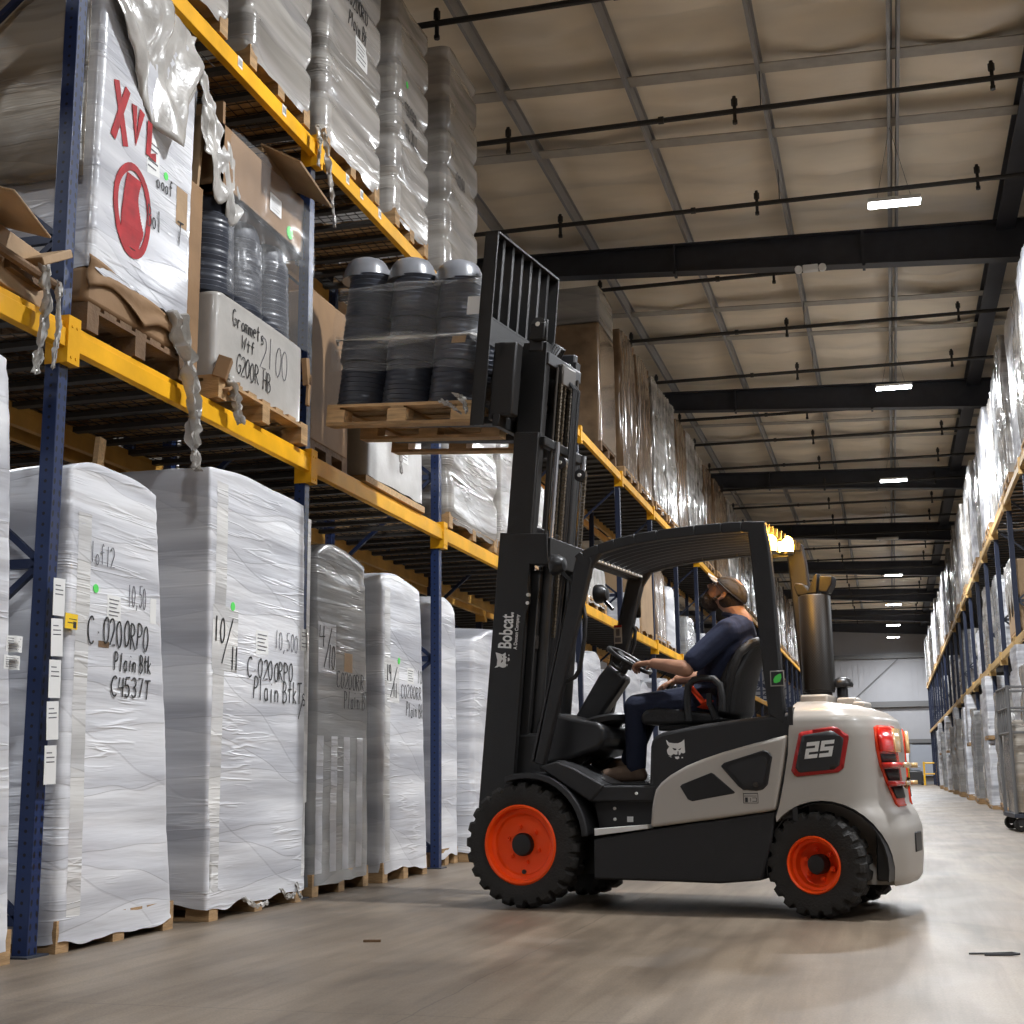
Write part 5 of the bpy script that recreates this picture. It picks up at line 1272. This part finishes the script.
# ---- cockpit
b=B(); b.prism([(1.72,.80),(1.70,1.06),(1.66,1.10),(1.57,1.115),(1.46,1.085),(1.30,1.055),(1.262,1.02),(1.262,.94),(1.30,.90),(1.50,.835)],-.33,.33); fp(b,'cowl','plastic',bevel=.03,seg=4)
b=B(); b.lathe([(0,0),(.10,0),(.125,.012),(.13,.04),(.115,.055),(.10,.045),(.09,.02),(0,.016)],28,Matrix.Translation((1.33,.10,1.04))@Matrix.Rotation(R(12),4,'Y')@Matrix.Diagonal((1,1.5,1,1))); fp(b,'instrument_tray','plastic',ang=45)
b=B(); b.prism([(1.33,1.425),(1.225,1.335),(1.232,1.305),(1.44,1.035),(1.50,1.04),(1.565,1.10),(1.40,1.35)],-.062,.062); fp(b,'steering_column','plastic',bevel=.022,seg=3)
b=B(); q=Matrix.Translation((1.215,0,1.44))@Matrix.Rotation(R(-33.5),4,'Y')
b.tube([q@Vector((.145*math.cos(a*PI/16),.150*math.sin(a*PI/16),0)) for a in range(32)],.0135,10,closed=True)
for a in (90,210,330): b.bar(q@Vector((0,0,-.012)),q@Vector((.14*math.cos(R(a)),.14*math.sin(R(a)),0)),.028,.010)
b.cyl(q@Vector((0,0,-.05)),q@Vector((0,0,.008)),.04,18)
fp(b,'steering_wheel','plastic',ang=50)
b=B(); b.cyl(q@Vector((0,0,-.12)),q@Vector((0,0,-.04)),.025,12); b.tube([q@Vector((0,0,-.08)),q@Vector((.02,.10,-.07)),q@Vector((.03,.17,-.05))],.009,8); fp(b,'direction_lever','plastic')
b=B()
for i,y in enumerate((-.22,-.28,-.34)):
    b.tube([(.98,y,1.14),(1.01,y,1.22),(1.045,y,1.275)],.008,8); b.sphere((1.047,y,1.285),.02,10)
b.bb(.72,1.02,-.40,-.20,1.06,1.16); fp(b,'hydraulic_lever_console','plastic',bevel=.01)
b=B(); b.box((1.42,-.08,.80),(.14,.07,.015),ry=.8); b.box((1.46,.12,.82),(.10,.09,.015),ry=.8); fp(b,'pedal','steel_mid',bevel=.003)
# seat
b=B(); b.prism([(1.06,1.035),(1.075,1.08),(1.05,1.12),(.98,1.135),(.62,1.095),(.56,1.06),(.60,1.03)],-.235,.235); fp(b,'seat_cushion','vinyl',bevel=.03,seg=4)
b=B(); b.bb(.56,.98,-.18,.18,1.0,1.05); fp(b,'seat_base','steel_black',bevel=.01)
b=B(); rows=[]
for j in range(13):
    v=j/12; z=1.07+.42*v; xc=.535-.13*v+.03*math.sin(v*PI); hw=.225*(1-.32*max(0,v-.55)/.45*1.2)
    fr=[(xc+.045+.05*abs(u)**2.5-.005, u*hw, z) for u in [-1,-.75,-.5,-.25,0,.25,.5,.75,1]]
    bk=[(xc-.055+.03*abs(u)**2, u*hw, z+.01) for u in [1,.75,.5,.25,0,-.25,-.5,-.75,-1]]
    rows.append(fr+bk)
b.grid(rows,closed=True); b.bm.verts.ensure_lookup_table(); n=18; b.bm.faces.new(b.bm.verts[:n]); b.bm.faces.new(b.bm.verts[-n:])
sb=fp(b,'seat_backrest','vinyl',bevel=.025,seg=3)
b=B(); b.tube([(.56,.225,1.10),(.535,.235,1.22),(.50,.235,1.34),(.455,.225,1.43),(.405,.18,1.485),(.38,.10,1.505),(.375,0,1.51),(.38,-.10,1.505),(.405,-.18,1.485),(.455,-.225,1.43),(.50,-.235,1.34),(.56,-.225,1.10)],.026,10); b.done('backrest_roll','vinyl',sb)
for s in (1,-1):
    b=B(); y=s*.275; b.tube([(.76,y,1.05),(.765,y,1.18),(.755,y,1.25),(.72,y,1.283),(.66,y,1.293),(.60,y,1.285),(.565,y,1.25),(.555,y,1.18),(.56,y,1.10)],.021,10); fp(b,'hip_restraint','vinyl')
b=B(); b.tube([(.60,.25,1.06),(.63,.26,1.14)],.02,8); b.box((.635,.262,1.17),(.03,.02,.07)); fp(b,'belt_buckle','plastic')
# ================================================================== the lifted pallet and its pots
WM=Matrix.Translation((-.3256,8.069,0))@Matrix.Rotation(R(170),4,'Z')@MM
def on_mast(o,x,y,z):
    m_=WM@Matrix.Translation((x,y,z)); o.location=m_.to_translation(); o.rotation_euler=m_.to_euler()
t=thing('wooden_pallet','pale wooden block pallet raised on the forks under dark pots','pallet'); on_mast(t,.24,.0,2.815)
LP,WP=1.08,.96
for i in range(3):
    y=(-WP/2+.05,0,WP/2-.05)[i]; b=B(); b.bb(0,LP,y-.05,y+.05,0,.02); b.done('bottom_board','wood',t,smooth=False)
    for x in (.07,LP/2,LP-.07): b=B(); b.bb(x-.07,x+.07,y-.05,y+.05,.02,.105); b.done('block','wood_pale' if i==2 else 'wood',t,smooth=False)
for x in (.05,LP/2,LP-.05): b=B(); b.bb(x-.05,x+.05,-WP/2,WP/2,.105,.122); b.done('stringer_board','wood',t,smooth=False)
for i in range(7): y=-WP/2+(WP-.11)*i/6; b=B(); b.bb(0,LP,y,y+.11,.122,.142); b.done('top_board','wood_pale',t,smooth=False)
hh=[(1.03,1.00,.955),(.98,1.0,.95),(.96,.99,.97)]
PN=[['nearest stack next to the fork backrest','middle stack of the near row','outermost stack of the near row'],['','',''],['','','']]
for j in range(3):
    for i in range(3):
        if j>0: lab='stack of dark nursery pots behind the near row on the lifted pallet'; g='pot stacks behind the near row on the lifted pallet'
        else: lab='dark nested nursery pots on the lifted pallet, '+PN[0][i]; g='pot stacks on the lifted pallet'
        t=thing('pot_stack',lab,'stack of pots',group=g)
        on_mast(t,.255+.185+.357*i,WP/2-.180-.337*j,2.815+.143)
        pot_stack(3,(.176 if j==0 else .15),hh[j][2-i]-.11,40 if j==0 else 20,i+7*j,t,top=False)
        b=B(); hq=hh[j][2-i]-.11; rr=.176 if j==0 else .15
        b.lathe([(rr*.97,hq-.02),(rr*.93,hq+.012),(rr*.88,hq+.055),(rr*.78,hq+.095),(rr*.66,hq+.122),(rr*.45,hq+.138),(0,hq+.145)],30,Matrix.Rotation(R(4),4,'Y')); b.done('top_pot','pot_top',t,ang=40)
t=thing('film_wrap','clear film bands stretched round the pots on the lifted pallet','film wrap'); on_mast(t,.24,0,2.815+.143)
for z0,z1,s0,s1,wd in ((.46,.41,0,0,.05),(.33,.52,0,0,.035),(.44,.43,0,0,.02),(.78,.80,0,0,.04)):
    b=B(); rows=[]
    Pp=[(1.10,WP/2-.1),(1.06,WP/2+.006),(.55,WP/2+.006),(.04,WP/2+.006),(-.005,WP/2-.1),(-.005,-.35)]
    for k in range(41):
        u=k/40*(len(Pp)-1); i=min(int(u),len(Pp)-2); f=u-i; x=Pp[i][0]*(1-f)+Pp[i+1][0]*f; y=Pp[i][1]*(1-f)+Pp[i+1][1]*f
        z=z0+(z1-z0)*k/40; w_=wd*(1+.5*math.sin(k*.5))
        rows.append([(x+.0,y,z-w_/2),(x,y+.004,z),(x,y,z+w_/2)])
    b.grid(rows); b.done('film_band','film_sheer' if wd>.03 else 'film_clear',t,normals=False,solid=.001)
b=B(); rows=[]
for j in range(16):
    v=j/15; row=[]
    for k in range(30):
        u=k/29
        if u<.78: x=1.09-1.07*u/.78; y=WP/2+.004+.012*math.sin(u*40)*.6
        else: x=-.002; y=WP/2-(u-.78)/.22*.8
        f=noise.noise(Vector((u*9,v*6,33)))*.02
        row.append((x,y+f,.22+.56*v+.02*noise.noise(Vector((u*6,v,3)))))
    rows.append(row)
b.grid(rows); b.done('cling_film','film_sheer',t,normals=False,ang=80)
torn(t,'torn_film',[(.10,.47,.04),(.04,.48,-.02),(.02,.47,-.09)],.10,seed=71)
torn(t,'torn_film',[(.22,.485,.0),(.14,.49,-.03),(.06,.485,-.09)],.05,seed=72)
o=B().box((.03,WP/2+.008,.62),(.10,.002,.12)); o.done('paper_label','paper',t)
o=B().box((.12,WP/2+.01,.40),(.10,.002,.05),rx=.2); o.done('cardboard_scrap','card_pale',t)
# ================================================================== the driver
def blob(name,parts,m,parent,vox=.006,smooth=4,balls=(),factor=.5):
    """one continuous skin from tapered limbs: parts=[(p0,r0,p1,r1)], balls=[(c,(rx,ry,rz),rot)]"""
    b=B()
    for p0,r0,p1,r1 in parts:
        p0=Vector(p0);p1=Vector(p1)
        b.cyl(p0,p1,r0,14,r1); b.sphere(p0,r0*1.0,14); b.sphere(p1,r1*1.0,14)
    for c,rr,rot in balls:
        mx=Matrix.Rotation(R(rot),4,'Y') if rot else None
        b.sphere(c,1,20,rr,mx)
    o=b.done('tmp',m,None)
    k=o.modifiers.new('r','REMESH'); k.mode='VOXEL'; k.voxel_size=vox; k.adaptivity=0
    k=o.modifiers.new('s','SMOOTH'); k.factor=factor; k.iterations=smooth
    bpy.context.view_layer.update()
    me=bpy.data.meshes.new_from_object(o.evaluated_get(bpy.context.evaluated_depsgraph_get())); me.name=name
    bpy.data.objects.remove(o); me.shade_smooth()
    q=bpy.data.objects.new(name,me); COL.objects.link(q); q.parent=parent
    return q
P=thing('person','bearded person in a dark cap, navy shirt and jeans seated in the forklift looking up','person',(-.3256,8.069,0),R(170))
# joints, forklift-local
HIPL=Vector((.67,.10,1.175)); HIPR=Vector((.67,-.10,1.175)); KNL=Vector((1.125,.14,1.145)); KNR=Vector((1.14,-.13,1.150)); ANL=Vector((1.135,.15,.80)); ANR=Vector((1.27,-.12,.84))
SHL=Vector((.535,.19,1.565)); SHR=Vector((.535,-.19,1.565)); ELL=Vector((.765,.285,1.350)); ELR=Vector((.80,-.24,1.33)); WRL=Vector((1.00,.16,1.400)); WRR=Vector((.985,-.235,1.325))
NK0=Vector((.495,0,1.630)); NK1=Vector((.552,0,1.720)); HC=Vector((.600,0,1.792))
# head axis: thrown back 32 degrees (face forward-up)
HR=Matrix.Translation(HC)@Matrix.Rotation(R(-44),4,'Y')    # local x = face direction, z = crown
def H(x,y,z): return HR@Vector((x,y,z))
parts=[(NK0,.064,NK1,.058),(SHL,.058,ELL,.045),(ELL,.050,WRL,.031),(SHR,.058,ELR,.045),(ELR,.050,WRR,.031),
 ((.66,0,1.20),.12,(.56,0,1.45),.135),(SHL,.062,(.52,0,1.57),.078),(SHR,.062,(.52,0,1.57),.078),(HIPL,.09,HIPR,.09),
 (H(-.01,0,-.02),.05,NK1,.055)]
balls=[(H(-.012,0,.035),(.100,.078,.098),-44),(H(.038,0,-.035),(.062,.058,.078),-44),(H(.07,0,-.088),(.028,.032,.024),-44),
 (H(.058,.033,.0),(.028,.026,.03),-44),(H(.058,-.033,.0),(.028,.026,.03),-44),(H(.080,0,.045),(.022,.055,.016),-44)]
# nose, lips, ears
parts+=[(H(.088,0,.032),.010,H(.113,0,-.012),.0145),(H(.104,.010,-.016),.009,H(.104,-.010,-.016),.009),(H(.090,.018,-.044),.007,H(.096,0,-.042),.008),(H(.096,0,-.042),.008,H(.090,-.018,-.044),.007)]
for s in (1,-1):
    parts+=[(H(-.012,s*.078,.022),.012,H(-.016,s*.082,.0),.012),(H(-.016,s*.082,.0),.010,H(-.006,s*.078,-.026),.009)]
# hands
def hand_parts(wr,fwd,side,up,curl,s,thumb_in):
    """wr wrist, fwd finger direction, side = towards thumb, up = back of the hand"""
    fwd=fwd.normalized(); side=side.normalized(); up=fwd.cross(side).normalized(); 
    if up.z<0: up=-up
    out=[]; pc=wr+fwd*.045
    for k in (-1.4,-.5,.5,1.4): out.append((wr+side*k*.010+fwd*.012,.017,wr+fwd*.082+side*k*.0165,.0135))
    L=[.062,.074,.078,.068]
    for k in range(4):
        o_=wr+fwd*.085+side*(k-1.5)*.0205; r_=.0098
        d=fwd.copy(); p=o_
        for j,(fr,an) in enumerate(((.45,curl[0]),(.32,curl[1]),(.23,curl[2]))):
            ax=up.cross(fwd).normalized(); d=(Quaternion(ax,R(an))@d).normalized()
            q=p+d*L[k]*fr; out.append((p,r_,q,r_*.9)); p=q; r_*=.9
    o_=wr+fwd*.028+side*.028; d=(fwd*.62+side*.70-up*.35).normalized(); q=o_+d*.038; out.append((wr+fwd*.015+side*.012,.014,o_,.014)); out.append((o_,.0125,q,.011))
    d2=(fwd*.9+side*.1-up*.5).normalized(); q2=q+d2*.028; out.append((q,.011,q2,.0092))
    return out
fw=Vector((.92,-.25,-.02)); parts+=hand_parts(WRL+Vector((.015,0,.004)),fw,Vector((-.25,-.97,.0)),None,(22,52,40),1,1)
fw2=Vector((.93,.05,-.42)); parts+=hand_parts(WRR+Vector((.012,0,-.004)),fw2,Vector((.02,.98,.1)),None,(10,34,30),-1,1)
blob('body',parts,'skin',P,.0048,3,balls)
# eyes
for s in (1,-1):
    b=B(); b.sphere(H(.074,s*.031,.024),.0125,12); o=b.done('eye','white_dec',P)
    b=B(); b.sphere(H(.0845,s*.031,.026),.0052,8); b.done('iris','ink',o)
    b=B(); b.tube([H(.088,s*.014,.048),H(.090,s*.03,.053),H(.080,s*.048,.049)],.0045,6); b.done('eyebrow','beard',P)
# beard
blob('beard',[(H(.000,.071,.000),.009,H(.018,.066,-.045),.013),(H(.000,-.071,.000),.009,H(.018,-.066,-.045),.013),(H(.099,.014,-.031),.006,H(.088,.032,-.055),.009),(H(.099,-.014,-.031),.006,H(.088,-.032,-.055),.009),(H(.099,.014,-.031),.006,H(.099,-.014,-.031),.006)],'beard',P,.0045,2,[(H(.042,0,-.074),(.064,.066,.056),-44),(H(.072,0,-.085),(.034,.036,.034),-44)])
blob('hair',[],'beard',P,.006,2,[(H(-.035,0,.02),(.088,.081,.082),-44)])
# cap
b=B(); rows=[]
for j in range(9):
    v=j/8; a=v*PI/2
    rows.append([H(-.014+ .110*math.cos(a)*math.cos(t*PI/14),.090*math.cos(a)*math.sin(t*PI/14),.050+.078*math.sin(a)) for t in range(28)])
b.grid(rows,closed=True); cp=b.done('cap','cap',P,solid=.004,ang=80)
b=B(); rows=[]
for j in range(6):
    v=j/5; rows.append([H(.082+.088*v*math.cos(u*.95)-.012*(1-math.cos(u*.95))*2, .078*math.sin(u)*(1-.10*v), .058-.012*v-.016*abs(math.sin(u))**2) for u in [R(-78+156*k/12) for k in range(13)]])
b.grid(rows); b.done('cap_bill','cap_bill',cp,solid=.004,ang=80)
b=B(); b.tube([H(-.014+.113*math.cos(t*PI/16),.093*math.sin(t*PI/16),.052) for t in range(32)],.004,6,closed=True); b.sphere(H(-.014,0,.13),.007,8); b.tube([H(-.014+.112*math.cos(a),.0,.050+.081*math.sin(a)) for a in [PI*k/12 for k in range(13)]],.0025,5); b.done('cap_seam','ink',cp)
# glasses
b=B()
for s in (1,-1):
    b.tube([H(.098,s*.033+.022*math.cos(a),.024+.017*math.sin(a)) for a in [2*PI*k/16 for k in range(16)]],.0018,5,closed=True)
    b.tube([H(.096,s*.054,.028),H(.060,s*.080,.028),H(-.01,s*.086,.018)],.002,5)
b.tube([H(.099,.011,.026),H(.102,0,.029),H(.099,-.011,.026)],.0018,5); b.done('glasses','steel_mid',P)
# shirt with short sleeves
blob('shirt',[((.675,0,1.205),.138,(.635,0,1.33),.145),((.635,0,1.33),.145,(.575,0,1.46),.155),((.63,.05,1.32),.12,(.57,.06,1.48),.13),((.63,-.05,1.32),.12,(.57,-.06,1.48),.13),
 (SHL+Vector((0,-.02,0)),.078,(.505,0,1.61),.078),(SHR+Vector((0,.02,0)),.078,(.505,0,1.61),.078),(SHL,.074,SHL.lerp(ELL,.78),.066),(SHR,.074,SHR.lerp(ELR,.78),.066),((.70,.06,1.19),.10,(.70,-.06,1.19),.10)],'navy',P,.0065,5,[((.565,0,1.51),(.13,.185,.13),-20)])
b=B(); b.tube([(.505+.07*math.cos(a)+.03,.072*math.sin(a),1.668+.018*math.cos(a)) for a in [2*PI*k/20 for k in range(20)]],.014,8,closed=True); b.done('collar','navy',P)
# jeans
blob('jeans',[(HIPL,.105,KNL,.077),(HIPR,.105,KNR,.077),(KNL,.076,ANL,.060),(KNR,.076,ANR,.060),(HIPL+Vector((-.02,0,-.0)),.11,HIPR+Vector((-.02,0,0)),.11),(HIPL,.10,HIPR,.10)],'jeans',P,.0065,5)
for s,an,to in ((1,ANL,Vector((1.365,.17,.735))),(-1,ANR,Vector((1.50,-.12,.80)))):
    q=blob('boot',[(an+Vector((0,0,.03)),.052,an+Vector((-.01,0,-.045)),.050),(an+Vector((-.03,0,-.055)),.040,to,.036),(an+Vector((.03,0,-.035)),.045,to+Vector((-.05,0,.01)),.040)],'boot',P,.005,4)
    b=B(); d=(to-an); b.bar(an+Vector((-.065,0,-.098 if s>0 else -.095)),to+Vector((.03,0,-.040)),.085,.018); b.done('boot_sole','ink',q,bevel=.004)
# lap belt
b=B(); rows=[]
for k in range(15):
    u=k/14; a=R(-100+200*u); rows.append([Vector((.67+.155*math.cos(a)-.0+dd*.6,.205*math.sin(a),1.205-.06*abs(math.sin(a))+.03*math.cos(a)-dd)) for dd in (-.026,.026)])
b.grid(rows); b.done('seat_belt','belt',P,solid=.003,normals=False)
b=B(); b.bar((.775,.20,1.265),(.665,.262,1.145),.012,.055,up=(1,0,1)); b.done('seat_belt','belt',P)
# ================================================================== light and view
w=bpy.data.worlds.new('world'); SC.world=w; w.use_nodes=True
w.node_tree.nodes['Background'].inputs[0].default_value=(.5,.5,.5,1); w.node_tree.nodes['Background'].inputs[1].default_value=.03
for x in (-8.5,8.0):  # unseen lights without fixtures, added over neighbouring aisles to lighten the ceiling
    for y in (4,20,36,52,68): lamp(x,y,'',vis=False,power=440)
SC.view_settings.view_transform='Standard'; SC.view_settings.look='None'; SC.view_settings.gamma=1; SC.view_settings.exposure=0.3; SC.view_settings.use_curve_mapping=False
try:
    SC.cycles.use_denoising=True; SC.cycles.denoiser='OPENIMAGEDENOISE'; SC.cycles.max_bounces=8; SC.cycles.diffuse_bounces=4; SC.cycles.sample_clamp_indirect=6; SC.cycles.caustics_reflective=False; SC.cycles.caustics_refractive=False
except Exception: pass
